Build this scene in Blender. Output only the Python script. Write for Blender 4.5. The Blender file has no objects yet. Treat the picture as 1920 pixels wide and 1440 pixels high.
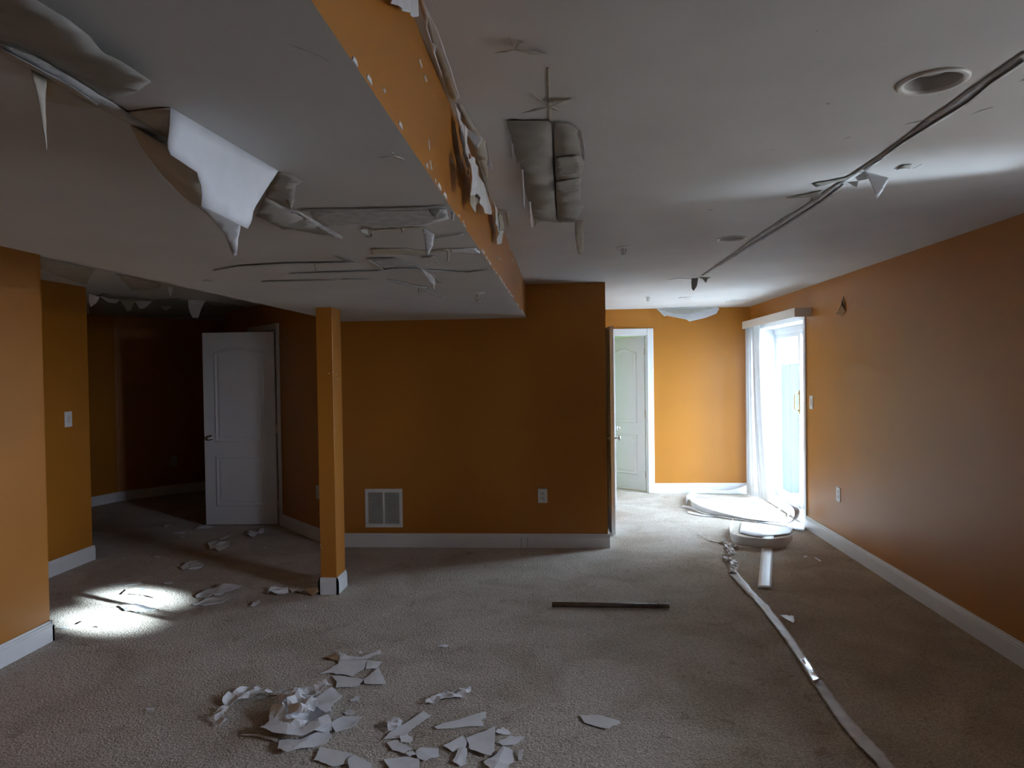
import bpy, bmesh, math, random
from mathutils import Vector, Matrix, noise
from mathutils.geometry import delaunay_2d_cdt
R_ = random.Random(7)
S = bpy.context.scene
COL = S.collection
# ------------------------------------------------------------------ camera
F = 1300.0; CZ = 1.58
YAW, PIT, ROL = 0.072175, 0.017653, -0.014343
def _rot():
    cy, sy, cp, sp, cr, sr = math.cos(YAW), math.sin(YAW), math.cos(PIT), math.sin(PIT), math.cos(ROL), math.sin(ROL)
    Ry = Matrix(((cy, 0, sy), (0, 1, 0), (-sy, 0, cy))); Rp = Matrix(((1, 0, 0), (0, cp, -sp), (0, sp, cp)))
    Rr = Matrix(((cr, -sr, 0), (sr, cr, 0), (0, 0, 1))); B = Matrix(((1, 0, 0), (0, 0, -1), (0, 1, 0)))
    return Rr @ Rp @ Ry @ B
W2C = _rot(); C2W = W2C.transposed()
cam_d = bpy.data.cameras.new('camera'); cam = bpy.data.objects.new('camera', cam_d); COL.objects.link(cam)
cam_d.sensor_width = 36; cam_d.lens = F / 1920 * 36; cam_d.clip_start = 0.02
cam.matrix_world = Matrix.Translation((0, 0, CZ)) @ (C2W @ Matrix(((1, 0, 0), (0, -1, 0), (0, 0, -1)))).to_4x4()
S.camera = cam
# ------------------------------------------------------------------ colour management, sky, daylight
vs = S.view_settings
vs.view_transform = 'Standard'; vs.look = 'None'; vs.gamma = 1; vs.use_curve_mapping = False; vs.exposure = 0.68
wd = bpy.data.worlds.new('sky'); S.world = wd; wd.use_nodes = True
bg = wd.node_tree.nodes['Background']; bg.inputs[0].default_value = (0.78, 0.855, 1.0, 1); bg.inputs[1].default_value = 36.0
def lamp(name, typ, loc, aim, energy, color=(1, 1, 1), **kw):
    d = bpy.data.lights.new(name, typ); d.energy = energy; d.color = color
    for k, v in kw.items(): setattr(d, k, v)
    o = bpy.data.objects.new(name, d); COL.objects.link(o); o.location = loc
    o.rotation_euler = (Vector(aim) - Vector(loc)).to_track_quat('-Z', 'Y').to_euler()
    return o
def portal(name, loc, aim, sx, sy):
    o = lamp(name, 'AREA', loc, aim, 1, shape='RECTANGLE', size=sx, size_y=sy); o.data.cycles.is_portal = True
# daylight enters by the window beside the camera, the far sliding door and the window of the far room
portal('window_right_sky_offscreen', (2.72, 2.18, 1.45), (0, 2.18, 1.45), 1.2, 1.12)
portal('sliding_door_sky', (2.80, 7.87, 1.03), (0, 7.87, 1.03), 1.75, 2.06)
portal('window_far_room_sky_offscreen', (2.72, 10.45, 1.4), (0, 10.45, 1.4), 1.5, 1.3)
# added narrow spot lamps stand in for sunlight reflected through the near window
for nm_, y_, aim_ in (('spot_sun_upper_offscreen', -.62, (-3.04, 4.70, 0)), ('spot_sun_lower_offscreen', -.70, (-2.99, 4.30, 0))):
    far_ = Vector(aim_) + (Vector((9.4, y_, 3.55)) - Vector(aim_)) * 2
    g_ = lamp(nm_, 'SPOT', far_, aim_, 680000, (0.78, 0.94, 1.0), spot_size=math.radians(1.1), spot_blend=1.0, shadow_soft_size=0.06); g_.scale = (1, .36, 1)
lamp('spot_glint_offscreen', 'SPOT', (4.2, 2.2, 0.75), (1.45, 2.98, 2.36), 620, (0.72, 0.88, 1.0), spot_size=math.radians(14), spot_blend=1.0, shadow_soft_size=0.16)  # added beam for the ceiling streak; no real source stands there

# ------------------------------------------------------------------ pixel to place
def ray(x, y): return C2W @ Vector(((x - 960) / F, (y - 720) / F, 1.0))
CAM = Vector((0, 0, CZ))
def on_z(x, y, z=0.0): d = ray(x, y); return CAM + d * ((z - CZ) / d.z)
def on_y(x, y, Y): d = ray(x, y); return CAM + d * (Y / d.y)
def on_x(x, y, X): d = ray(x, y); return CAM + d * (X / d.x)
def on_plane(x, y, p, n): d = ray(x, y); return CAM + d * ((p - CAM).dot(n) / d.dot(n))
def cr(ox, oy, s, pts): return [(ox + p[0] / s, oy + p[1] / s) + tuple(p[2:]) for p in pts]
ZC, ZS = 2.36, 2.059          # ceiling, soffit underside
XR, XG = 2.385, 2.66          # right wall face, glass line
YB, YF = 6.195, 8.98          # back wall, far wall
SX0, SX1 = -2.01, -0.314      # soffit sides
# ------------------------------------------------------------------ materials
def nmat(name):
    m = bpy.data.materials.new(name); m.use_nodes = True
    nt = m.node_tree; return m, nt, nt.nodes['Principled BSDF'], nt.links
def mat(name, col, rough=0.6, metal=0.0, nscale=0, namp=0.1, bscale=0, bstr=0.0, bdist=0.002, spec=0.5):
    m, nt, b, L = nmat(name)
    b.inputs['Base Color'].default_value = (*col, 1); b.inputs['Roughness'].default_value = rough
    b.inputs['Metallic'].default_value = metal; b.inputs['Specular IOR Level'].default_value = spec
    tc = nt.nodes.new('ShaderNodeTexCoord') if (nscale or bscale) else None
    if nscale:
        n = nt.nodes.new('ShaderNodeTexNoise'); n.inputs['Scale'].default_value = nscale; n.inputs['Detail'].default_value = 5
        L.new(tc.outputs['Object'], n.inputs['Vector'])
        r = nt.nodes.new('ShaderNodeValToRGB'); r.color_ramp.elements[0].position = .3; r.color_ramp.elements[1].position = .7
        r.color_ramp.elements[0].color = (*[c * (1 - namp) for c in col], 1); r.color_ramp.elements[1].color = (*[min(1, c * (1 + namp)) for c in col], 1)
        L.new(n.outputs['Fac'], r.inputs['Fac']); L.new(r.outputs['Color'], b.inputs['Base Color'])
    if bscale:
        n = nt.nodes.new('ShaderNodeTexNoise'); n.inputs['Scale'].default_value = bscale; n.inputs['Detail'].default_value = 4
        L.new(tc.outputs['Object'], n.inputs['Vector'])
        u = nt.nodes.new('ShaderNodeBump'); u.inputs['Strength'].default_value = bstr; u.inputs['Distance'].default_value = bdist
        L.new(n.outputs['Fac'], u.inputs['Height']); L.new(u.outputs['Normal'], b.inputs['Normal'])
    return m
M = {}
M['orange'] = mat('orange wall paint', (0.43, 0.166, 0.017), 0.42, nscale=1.3, namp=.05, bscale=180, bstr=.12, bdist=.0006)
M['white'] = mat('ceiling paint', (0.62, 0.60, 0.575), 0.7, nscale=2.2, namp=.05, bscale=90, bstr=.1, bdist=.001)
M['trim'] = mat('white trim paint', (0.74, 0.75, 0.76), 0.35, nscale=4, namp=.03)
M['door'] = mat('white door paint', (0.72, 0.73, 0.75), 0.38, nscale=5, namp=.02, bscale=60, bstr=.05)
M['board'] = mat('bare drywall', (0.33, 0.315, 0.28), 0.85, nscale=7, namp=.16, bscale=60, bstr=.2, bdist=.002)
M['tan'] = mat('torn paper backing', (0.50, 0.46, 0.38), 0.85, nscale=9, namp=.12)
M['joint'] = mat('joint compound', (0.50, 0.50, 0.49), 0.8, nscale=25, namp=.2, bscale=120, bstr=.5, bdist=.003)
M['paper'] = mat('paint skin', (0.76, 0.775, 0.80), 0.5, nscale=12, namp=.05)
M['crack'] = mat('dirt in joint', (0.13, 0.12, 0.11), 0.9)
M['nickel'] = mat('nickel', (0.55, 0.53, 0.5), 0.3, 1.0)
M['brass'] = mat('aged brass', (0.55, 0.42, 0.22), 0.3, 1.0)
M['plastic'] = mat('white plastic', (0.78, 0.78, 0.76), 0.35)
M['ivory'] = mat('outlet face', (0.66, 0.64, 0.6), 0.4)
M['slot'] = mat('dark slot', (0.02, 0.02, 0.02), 0.7)  # slots are raised blocks; their shade is put into the colour
M['vane'] = mat('vinyl vane', (0.74, 0.745, 0.75), 0.4, nscale=6, namp=.04)
M['valance'] = mat('valance vinyl', (0.72, 0.68, 0.62), 0.45)
M['wood'] = mat('dark dowel wood', (0.10, 0.065, 0.04), 0.5, nscale=30, namp=.4)
M['tape'] = mat('dull tape', (0.52, 0.47, 0.43), 0.45, nscale=14, namp=.15, bscale=60, bstr=.4, bdist=.003)
M['shiny'] = mat('shiny tape', (0.75, 0.8, 0.86), 0.18, .6, bscale=40, bstr=.7, bdist=.004)
M['green'] = mat('pale green wall', (0.40, 0.58, 0.27), 0.6)
M['concrete'] = mat('patio concrete', (0.5, 0.52, 0.52), 0.8, nscale=3, namp=.1)
M['fence'] = mat('blue grey fence stain', (0.03, 0.046, 0.055), 0.8)
M['soil'] = mat('mulch', (0.2, 0.18, 0.14), 0.95, nscale=6, namp=.3)
M['siding'] = mat('dark siding', (0.09, 0.085, 0.08), 0.7)  # used only on the added wall and deck that block skylight
M['dark'] = mat('lamp dark', (0.12, 0.11, 0.10), 0.5)
M['lampbaffle'] = mat('lamp baffle', (0.55, 0.53, 0.5), 0.4)
M['brownpaper'] = mat('brown paper', (0.36, 0.22, 0.11), 0.8)
def glass_mat(name, tint):
    m, nt, b, L = nmat(name); nt.nodes.remove(b)
    out = nt.nodes['Material Output']; mx = nt.nodes.new('ShaderNodeMixShader'); t = nt.nodes.new('ShaderNodeBsdfTransparent'); g = nt.nodes.new('ShaderNodeBsdfGlossy')
    t.inputs[0].default_value = (*tint, 1); g.inputs['Roughness'].default_value = .03
    fr = nt.nodes.new('ShaderNodeFresnel'); fr.inputs[0].default_value = 1.45
    ge = nt.nodes.new('ShaderNodeNewGeometry'); iv = nt.nodes.new('ShaderNodeMath'); iv.operation = 'SUBTRACT'; iv.inputs[0].default_value = 1; L.new(ge.outputs['Backfacing'], iv.inputs[1]); mu = nt.nodes.new('ShaderNodeMath'); mu.operation = 'MULTIPLY'; L.new(fr.outputs[0], mu.inputs[0]); L.new(iv.outputs[0], mu.inputs[1])
    L.new(mu.outputs[0], mx.inputs[0]); L.new(t.outputs[0], mx.inputs[1]); L.new(g.outputs[0], mx.inputs[2]); L.new(mx.outputs[0], out.inputs[0]); return m
M['glass'] = glass_mat('tinted door glass', (.62, .67, .69)); M['window_glass'] = glass_mat('window glass', (.76, .77, .79))
def carpet_mat():
    m, nt, b, L = nmat('beige carpet'); N = nt.nodes.new
    geo = N('ShaderNodeNewGeometry'); b.inputs['Roughness'].default_value = .95; b.inputs['Specular IOR Level'].default_value = .1
    b.inputs['Sheen Weight'].default_value = .33; b.inputs['Sheen Roughness'].default_value = .45; b.inputs['Sheen Tint'].default_value = (.95, .88, .80, 1)
    def nz(scale, det=5, dist=0):
        n = N('ShaderNodeTexNoise'); n.inputs['Scale'].default_value = scale; n.inputs['Detail'].default_value = det; n.inputs['Distortion'].default_value = dist
        L.new(geo.outputs['Position'], n.inputs['Vector']); return n
    def ramp(src, p0, c0, p1, c1):
        r = N('ShaderNodeValToRGB'); e = r.color_ramp.elements; e[0].position = p0; e[1].position = p1; e[0].color = (*c0, 1); e[1].color = (*c1, 1)
        L.new(src, r.inputs[0]); return r
    def mul(a, c, f=1.0):
        x = N('ShaderNodeMix'); x.data_type = 'RGBA'; x.blend_type = 'MULTIPLY'; x.inputs[0].default_value = f
        L.new(a, x.inputs[6]); L.new(c, x.inputs[7]); return x.outputs[2]
    base = ramp(nz(130, 4).outputs['Fac'], .32, (.34, .295, .24), .68, (.78, .715, .64))
    tuft = ramp(nz(55, 3, .6).outputs['Fac'], .35, (.72, .70, .68), .6, (1, 1, 1))
    wear = ramp(nz(2.3, 6, .8).outputs['Fac'], .34, (.74, .70, .64), .6, (1, 1, 1))
    spots = ramp(nz(8.5, 5, 1.5).outputs['Fac'], .30, (.60, .52, .44), .40, (1, 1, 1))
    # traffic lane along the right wall: soiled brown, partly shade put into the colour
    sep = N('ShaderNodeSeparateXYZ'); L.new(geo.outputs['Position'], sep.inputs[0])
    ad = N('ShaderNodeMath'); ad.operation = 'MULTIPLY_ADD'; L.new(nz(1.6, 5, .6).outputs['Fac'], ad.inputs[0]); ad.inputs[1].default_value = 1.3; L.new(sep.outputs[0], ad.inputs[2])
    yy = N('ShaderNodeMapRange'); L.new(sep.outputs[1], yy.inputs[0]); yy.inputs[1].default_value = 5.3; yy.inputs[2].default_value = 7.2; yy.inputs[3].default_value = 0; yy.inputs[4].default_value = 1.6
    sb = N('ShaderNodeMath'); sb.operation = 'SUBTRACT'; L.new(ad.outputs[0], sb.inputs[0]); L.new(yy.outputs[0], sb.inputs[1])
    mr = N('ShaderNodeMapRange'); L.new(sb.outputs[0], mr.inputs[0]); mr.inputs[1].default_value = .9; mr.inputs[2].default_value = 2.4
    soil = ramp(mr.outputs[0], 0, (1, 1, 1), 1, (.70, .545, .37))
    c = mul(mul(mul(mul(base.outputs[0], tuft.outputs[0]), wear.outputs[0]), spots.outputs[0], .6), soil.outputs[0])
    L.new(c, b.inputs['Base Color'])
    u = N('ShaderNodeBump'); u.inputs['Strength'].default_value = .9; u.inputs['Distance'].default_value = .012; L.new(nz(85, 3, .4).outputs['Fac'], u.inputs['Height']); L.new(u.outputs['Normal'], b.inputs['Normal'])
    return m
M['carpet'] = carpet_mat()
# ------------------------------------------------------------------ mesh helpers
ORG = {}
def link(name, me, origin, parent=None, m=None, smooth=False):
    o = bpy.data.objects.new(name, me); COL.objects.link(o)
    po = ORG.get(parent.name, Vector((0, 0, 0))) if parent else Vector((0, 0, 0))
    o.location = Vector(origin) - po
    if parent: o.parent = parent
    ORG[o.name] = Vector(origin)
    return o
def mk(name, verts, faces, m, parent=None, smooth=False, mi=None):
    vs_ = [Vector(v) for v in verts]
    lo = Vector((min(v[i] for v in vs_) for i in range(3))); hi = Vector((max(v[i] for v in vs_) for i in range(3)))
    org = Vector(((lo.x + hi.x) / 2, (lo.y + hi.y) / 2, lo.z))
    me = bpy.data.meshes.new(name); me.from_pydata([v - org for v in vs_], [], faces); me.update()
    for k in (m if isinstance(m, (list, tuple)) else [m]): me.materials.append(M[k])
    if mi: me.polygons.foreach_set('material_index', mi)
    if smooth: me.polygons.foreach_set('use_smooth', [True] * len(me.polygons))
    bm = bmesh.new(); bm.from_mesh(me); bmesh.ops.recalc_face_normals(bm, faces=bm.faces); bm.to_mesh(me); bm.free()
    return link(name, me, org, parent)
def tag(o, label=None, cat=None, group=None, kind=None):
    if label: o['label'] = label
    if cat: o['category'] = cat
    if group: o['group'] = group
    if kind: o['kind'] = kind
    return o
def empty(name, loc, label=None, cat=None, group=None, kind=None):
    o = bpy.data.objects.new(name, None); COL.objects.link(o); o.location = loc; o.empty_display_size = .1; ORG[o.name] = Vector(loc)
    return tag(o, label, cat, group, kind)
class MB:
    def __init__(s): s.v = []; s.f = []; s.mi = []
    def add(s, v, f, mi=0):
        n = len(s.v); s.v += [Vector(p) for p in v]; s.f += [tuple(i + n for i in q) for q in f]; s.mi += [mi] * len(f); return s
    def hexa(s, p, mi=0):  # p: 4 bottom, 4 top
        return s.add(p, [(0, 3, 2, 1), (4, 5, 6, 7), (0, 1, 5, 4), (1, 2, 6, 5), (2, 3, 7, 6), (3, 0, 4, 7)], mi)
    def box(s, x0, x1, y0, y1, z0, z1, mi=0):
        return s.hexa([(x0, y0, z0), (x1, y0, z0), (x1, y1, z0), (x0, y1, z0), (x0, y0, z1), (x1, y0, z1), (x1, y1, z1), (x0, y1, z1)], mi)
    def frame_box(s, o, ux, uy, uz, a0, a1, b0, b1, c0, c1, mi=0):
        P = lambda a, b, c: o + ux * a + uy * b + uz * c
        return s.hexa([P(a0, b0, c0), P(a1, b0, c0), P(a1, b1, c0), P(a0, b1, c0), P(a0, b0, c1), P(a1, b0, c1), P(a1, b1, c1), P(a0, b1, c1)], mi)
    def lathe(s, o, ax, prof, n=24, mi=0, caps=True):
        ax = Vector(ax).normalized(); t = ax.orthogonal().normalized(); b = ax.cross(t); v = []; f = []
        for r, h in prof:
            for i in range(n):
                a = 2 * math.pi * i / n; v.append(Vector(o) + ax * h + (t * math.cos(a) + b * math.sin(a)) * r)
        for k in range(len(prof) - 1):
            for i in range(n):
                j = (i + 1) % n; f.append((k * n + i, k * n + j, (k + 1) * n + j, (k + 1) * n + i))
        if caps and prof[0][0] > 1e-6: f.append(tuple(range(n))[::-1])
        if caps and prof[-1][0] > 1e-6: f.append(tuple((len(prof) - 1) * n + i for i in range(n)))
        return s.add(v, f, mi)
    def tube(s, pts, r, n=8, mi=0):
        pts = [Vector(p) for p in pts]; v = []; f = []
        for i, p in enumerate(pts):
            d = (pts[min(i + 1, len(pts) - 1)] - pts[max(i - 1, 0)]).normalized(); t = d.orthogonal().normalized() if i == 0 else (t - d * t.dot(d)).normalized(); b = d.cross(t)
            for k in range(n):
                a = 2 * math.pi * k / n; v.append(p + (t * math.cos(a) + b * math.sin(a)) * r)
        for i in range(len(pts) - 1):
            for k in range(n):
                j = (k + 1) % n; f.append((i * n + k, i * n + j, (i + 1) * n + j, (i + 1) * n + k))
        f += [tuple(range(n))[::-1], tuple((len(pts) - 1) * n + k for k in range(n))]
        return s.add(v, f, mi)
    def build(s, name, m, parent=None, smooth=False, bevel=0):
        o = mk(name, s.v, s.f, m, parent, smooth, s.mi if isinstance(m, (list, tuple)) else None)
        if bevel:
            b = o.modifiers.new('bevel', 'BEVEL'); b.width = bevel; b.segments = 2; b.limit_method = 'ANGLE'
        return o
X3, Y3, Z3 = Vector((1, 0, 0)), Vector((0, 1, 0)), Vector((0, 0, 1))
def box(name, m, x0, x1, y0, y1, z0, z1, parent=None, bevel=0): return MB().box(x0, x1, y0, y1, z0, z1).build(name, m, parent, bevel=bevel)
# ------------------------------------------------------------------ the shell
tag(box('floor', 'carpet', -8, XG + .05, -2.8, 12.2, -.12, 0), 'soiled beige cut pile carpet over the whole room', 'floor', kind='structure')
ceiling = tag(box('ceiling', 'white', -8, XG + .05, -2.8, 12.2, ZC, ZC + .15), 'off-white drywall ceiling with torn and peeling paper', 'ceiling', kind='structure')
sof = MB().box(SX0, SX1, -2.6, YB, ZS, ZC + .01, 0); sof.mi = [1, 0, 0, 0, 0, 0]
soffit = tag(sof.build('ceiling_soffit', ['orange', 'white']), 'dropped white soffit with orange side running to the back wall', 'soffit', kind='structure')
WT = .30
w = MB()
NY0, NY1, NS, NZ = 1.58, 2.78, .9, 2.0
FY0, FY1, FZ = 7.02, 8.745, 2.064
w.box(XR, XR + WT, -2.8, NY0, 0, ZC + .02).box(XR, XR + WT, NY1, FY0, 0, ZC + .02).box(XR, XR + WT, FY1, 9.7, 0, ZC + .02).box(XR, XR + WT, 11.2, 12.2, 0, ZC + .02).box(XR, XR + WT, 9.7, 11.2, 0, .75).box(XR, XR + WT, 9.7, 11.2, 2.05, ZC + .02).box(XR, XR + WT, NY0, NY1, NZ, ZC + .02).box(XR, XR + WT, NY0, NY1, 0, NS).box(XR, XR + WT, FY0, FY1, FZ, ZC + .02)
tag(w.build('wall_right', 'orange'), 'long orange painted wall pierced by the sliding door', 'wall', kind='structure')
XH = 0.39
va_, vb_ = on_y(684.5, 916.5, YB), on_y(755.5, 988.5, YB)     # the wall is open behind the return air vent
vq = (va_.x + .024, vb_.x - .024, vb_.z + .024, va_.z - .024)
w = MB().box(-2.126, vq[0], YB, YB + .11, 0, ZC + .02).box(vq[1], XH, YB, YB + .11, 0, ZC + .02).box(vq[0], vq[1], YB, YB + .11, 0, vq[2]).box(vq[0], vq[1], YB, YB + .11, vq[3], ZC + .02)
wall_back = tag(w.build('wall_back', 'orange'), 'shaded orange wall holding the return air vent', 'wall', kind='structure')
DA0, DA1, DB0, DB1 = 6.64, 7.35, 7.72, 8.46
w = MB()
for a, b in ((YB + .11, DA0), (DA1, DB0), (DB1, YF)): w.box(XH - .11, XH, a, b, 0, ZC + .02)
for a, b in ((DA0, DA1), (DB0, DB1)): w.box(XH - .11, XH, a, b, 2.03, ZC + .02)
tag(w.build('wall_hall', 'orange'), 'orange side wall of the hall with two narrow doors', 'wall', kind='structure')
OX0, OX1, OZ = 0.44, 1.093, 2.035
w = MB().box(XH - .11, OX0, YF, YF + .12, 0, ZC + .02).box(OX1, XR, YF, YF + .12, 0, ZC + .02).box(OX0, OX1, YF, YF + .12, OZ, ZC + .02)
tag(w.build('wall_far', 'orange'), 'bright orange end wall with white doorway', 'wall', kind='structure')
XW1, YW1, XW2, YW2 = -3.09, 3.93, -4.085, 5.715
tag(box('wall_left', 'orange', XW1 - .13, XW1, -2.8, YW1, 0, ZC + .02), 'orange left wall ending at the alcove', 'wall', kind='structure')
tag(box('wall_alcove', 'orange', XW2 - .13, XW2, YW1 - .2, YW2, 0, ZC + .02), 'orange alcove wall carrying the light switch', 'wall', kind='structure')
tag(box('wall_return', 'orange', XW2, XW1 - .13, YW1 - .2, YW1 - .08, 0, ZC + .02), 'short orange return wall beside the alcove', 'wall', kind='structure')
tag(box('wall_rear', 'orange', -8, XR, -2.8, -2.6, 0, ZC + .02), 'orange wall opposite the vent wall', 'wall', kind='structure')
w = MB().box(-8, -7.8, 3.5, 12.2, 0, ZC + .02).box(-8, XR, 12.0, 12.2, 0, ZC + .02).box(-8, XW2 - .13, 3.4, 3.55, 0, ZC + .02).box(-1.2, -1.08, YB + .11, 9.1, 0, ZC + .02)
tag(w.build('wall_outer', 'orange'), 'outer walls closing the unlit rooms', 'wall', kind='structure')
# angled wall with the white door, 45 degrees
A0 = Vector((-2.126, YB, 0)); AD = Vector((-.69, .724, 0)).normalized(); AN = Vector((-AD.y, AD.x, 0))   # AN points away from the room
if AN.y < 0: AN = -AN
sO = (Vector((-2.975, 7.085, 0)) - A0).dot(AD); sE = sO + .80
w = MB(); fb = lambda a0, a1, z0, z1: w.frame_box(A0, AD, AN, Z3, a0, a1, 0, .12, z0, z1)
fb(0, sO, 0, ZC + .02); fb(sE, sE + .9, 0, ZC + .02); fb(sO, sE, 2.06, ZC + .02)
tag(w.build('wall_angled', 'orange'), 'angled orange wall between pillar and open white door', 'wall', kind='structure')
P0, P1, P2 = Vector((-5.86, 7.8, 0)), Vector((-5.67, 8.43, 0)), Vector((-2.6, 12.1, 0))
w = MB(); bbw = MB()
for a, b in ((P0 - Vector((.4, .3, 0)), P0), (P0, P1), (P1, P2)):
    d = (b - a).normalized(); n = Vector((-d.y, d.x, 0)); w.frame_box(a, d, n, Z3, 0, (b - a).length, 0, .12, 0, ZC + .02); bbw.frame_box(a, d, -n, Z3, 0, (b - a).length, 0, .014, 0, .12)
tag(w.build('wall_dark', 'orange'), 'unlit brown wall deep in the dark alcove', 'wall', kind='structure')
tag(bbw.build('baseboard_dark', 'trim'), 'white baseboard of the unlit alcove wall', 'baseboard', kind='structure')
# far room, walls coloured green to tint the light bounced onto its door
w = MB().box(-.2, -.1, YF + .12, 11.8, 0, ZC + .02).box(-.1, 2.38, 11.8, 12.0, 0, ZC + .02).box(2.28, 2.384, YF + .12, 9.7, 0, ZC + .02).box(2.28, 2.384, 11.2, 11.8, 0, ZC + .02).box(2.28, 2.384, 9.7, 11.2, 0, .75).box(2.28, 2.384, 9.7, 11.2, 2.05, ZC + .02).box(-.1, OX0 - .08, YF + .121, YF + .14, 0, ZC + .02).box(OX1 + .08, 2.28, YF + .121, YF + .14, 0, ZC + .02)
tag(w.build('wall_far_room', 'green'), 'pale green walls of the small room behind the end wall', 'wall', kind='structure')
# outside
tag(box('ground_outside', 'concrete', XR + .31, 40, 5.2, 45, -.3, -.1), 'pale concrete patio outside the glass door', 'patio', kind='structure')
tag(box('lawn_outside', 'soil', XR + .31, 40, -25, 5.2, -.3, -.1), 'dark mulched yard outside the window', 'yard', kind='structure')
tag(box('wall_light_block', 'siding', XR + .3, 3.55, .9, 1.15, -.1, 3.2), 'dark siding of the added wall blocking skylight outside', 'wall', kind='structure')  # added wall, keeps slanting skylight off the back wall
dk = empty('deck_light_block', (3.6, 2.4, 2.3), 'raised timber deck added over the window to block skylight', 'deck', kind='structure')  # added deck, keeps high skylight off the near floor and ceiling
for i in range(13): box('plank', 'siding', XR + .302 + i * .14, XR + .302 + i * .14 + .135, .3, 4.8, 2.40, 2.43, dk)
for y_ in (.5, 1.5, 2.5, 3.5, 4.5): box('joist', 'siding', XR + .302, 4.5, y_, y_ + .04, 2.30, 2.40, dk)
for y_ in (.4, 4.7): box('post', 'siding', 4.40, 4.48, y_, y_ + .08, -.1, 2.40, dk)
fo = empty('fence_sky_block', (4.0, 9.5, -.1), 'blue grey board fence added beyond the patio to dim the view through the glass', 'fence', kind='structure')  # added fence, covers the overbright outdoors behind the lower glass
for i in range(16): box('board', 'fence', 2.72 + i * .16, 2.72 + i * .16 + .155, 9.5, 9.53, -.1, 1.62 + .01 * (i % 3), fo)
# ------------------------------------------------------------------ baseboards (stepped profile)
def baseboard(name, a, b, n, label, h=.125, t=.016):
    a, b, n = Vector(a), Vector(b), Vector(n); d = (b - a).normalized(); L_ = (b - a).length; m = MB()
    prof = [(0, 0), (t, 0), (t, h * .76), (t * .8, h * .78), (t * .8, h * .88), (t * .45, h * .91), (t * .4, h), (0, h)]
    k = len(prof); v = [a + n * p[0] + Z3 * p[1] for p in prof] + [b + n * p[0] + Z3 * p[1] for p in prof]
    f = [(i, (i + 1) % k, k + (i + 1) % k, k + i) for i in range(k)] + [tuple(range(k))[::-1], tuple(range(k, 2 * k))]
    return tag(m.add(v, f).build(name, 'trim'), label, 'baseboard', kind='structure')
baseboard('baseboard_right', (XR, -2.6, 0), (XR, FY0 - .05, 0), (-1, 0, 0), 'long white baseboard under the right wall outlet')
baseboard('baseboard_right_far', (XR, FY1 + .06, 0), (XR, YF, 0), (-1, 0, 0), 'short white baseboard beside the blind stack')
bbk = baseboard('baseboard_back', (-2.126, YB, 0), (XH + .016, YB, 0), (0, -1, 0), 'white baseboard under the return air vent')
for x_ in (977, 989): p = on_y(x_, 1010, YB - .017); box('joint', 'crack', p.x - .0015, p.x + .0015, YB - .0166, YB - .0155, .0, .095, bbk)
baseboard('baseboard_hall', (XH, YB, 0), (XH, DA0 - .02, 0), (1, 0, 0), 'short white baseboard round the hall corner')
baseboard('baseboard_far', (OX1 + .075, YF, 0), (XR, YF, 0), (0, -1, 0), 'white baseboard along the bright end wall')
baseboard('baseboard_left', (XW1, -2.6, 0), (XW1, YW1 + .016, 0), (1, 0, 0), 'white baseboard of the near left wall')
baseboard('baseboard_alcove', (XW2, YW1 - .08, 0), (XW2, YW2 + .016, 0), (1, 0, 0), 'white baseboard under the alcove light switch')
baseboard('baseboard_alcove_end', (XW2 + .016, YW2, 0), (XW2 - .13, YW2, 0), (0, 1, 0), 'white baseboard wrapping the alcove wall end')
baseboard('baseboard_left_end', (XW1 + .016, YW1, 0), (XW1 - .13, YW1, 0), (0, 1, 0), 'white baseboard wrapping the left wall end')
baseboard('baseboard_angled', A0, A0 + AD * (sO - .06), -AN, 'white baseboard leading to the open white door')
# ------------------------------------------------------------------ column
cx0, cx1, cy0, cy1 = -1.752, -1.633, 4.852, 5.05
colm = empty('support_column', ((cx0 + cx1) / 2, (cy0 + cy1) / 2, 0), 'slim orange boxed column with white base under the soffit', 'column')
box('shaft', 'orange', cx0, cx1, cy0, cy1, 0, ZS + .004, colm, bevel=.004)
for a, b, n in (((cx0, cy0), (cx1, cy0), (0, -1)), ((cx1, cy0), (cx1, cy1), (1, 0)), ((cx0, cy1), (cx1, cy1), (0, 1)), ((cx0, cy0), (cx0, cy1), (-1, 0))):
    t, h = .015, .12; d = (Vector((*b, 0)) - Vector((*a, 0))).normalized(); nn = Vector((*n, 0)); L_ = (Vector((*b, 0)) - Vector((*a, 0))).length
    m = MB()
    for z0, z1, tt in ((0, h * .76, t), (h * .76, h * .9, t * .8), (h * .9, h, t * .45)): m.frame_box(Vector((*a, 0)), d, nn, Z3, -tt, L_ + tt, 0, tt, z0, z1)
    m.build('base_trim', 'trim', colm)
ch = MB()
for x_, y_ in ((617.5, 700), (624, 698), (631, 702), (634, 711), (601, 1022), (603, 1027)):
    p = on_y(x_, y_, cy0 - .002) if x_ < 622 else on_x(x_, y_, cx1 + .002); ch.lathe(p, ray(x_, y_), [(.0, -.002), (.004, -.001), (.0, .003)], 6)
tag(ch.build('paint_chip', 'paper', colm), kind='stuff')
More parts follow.
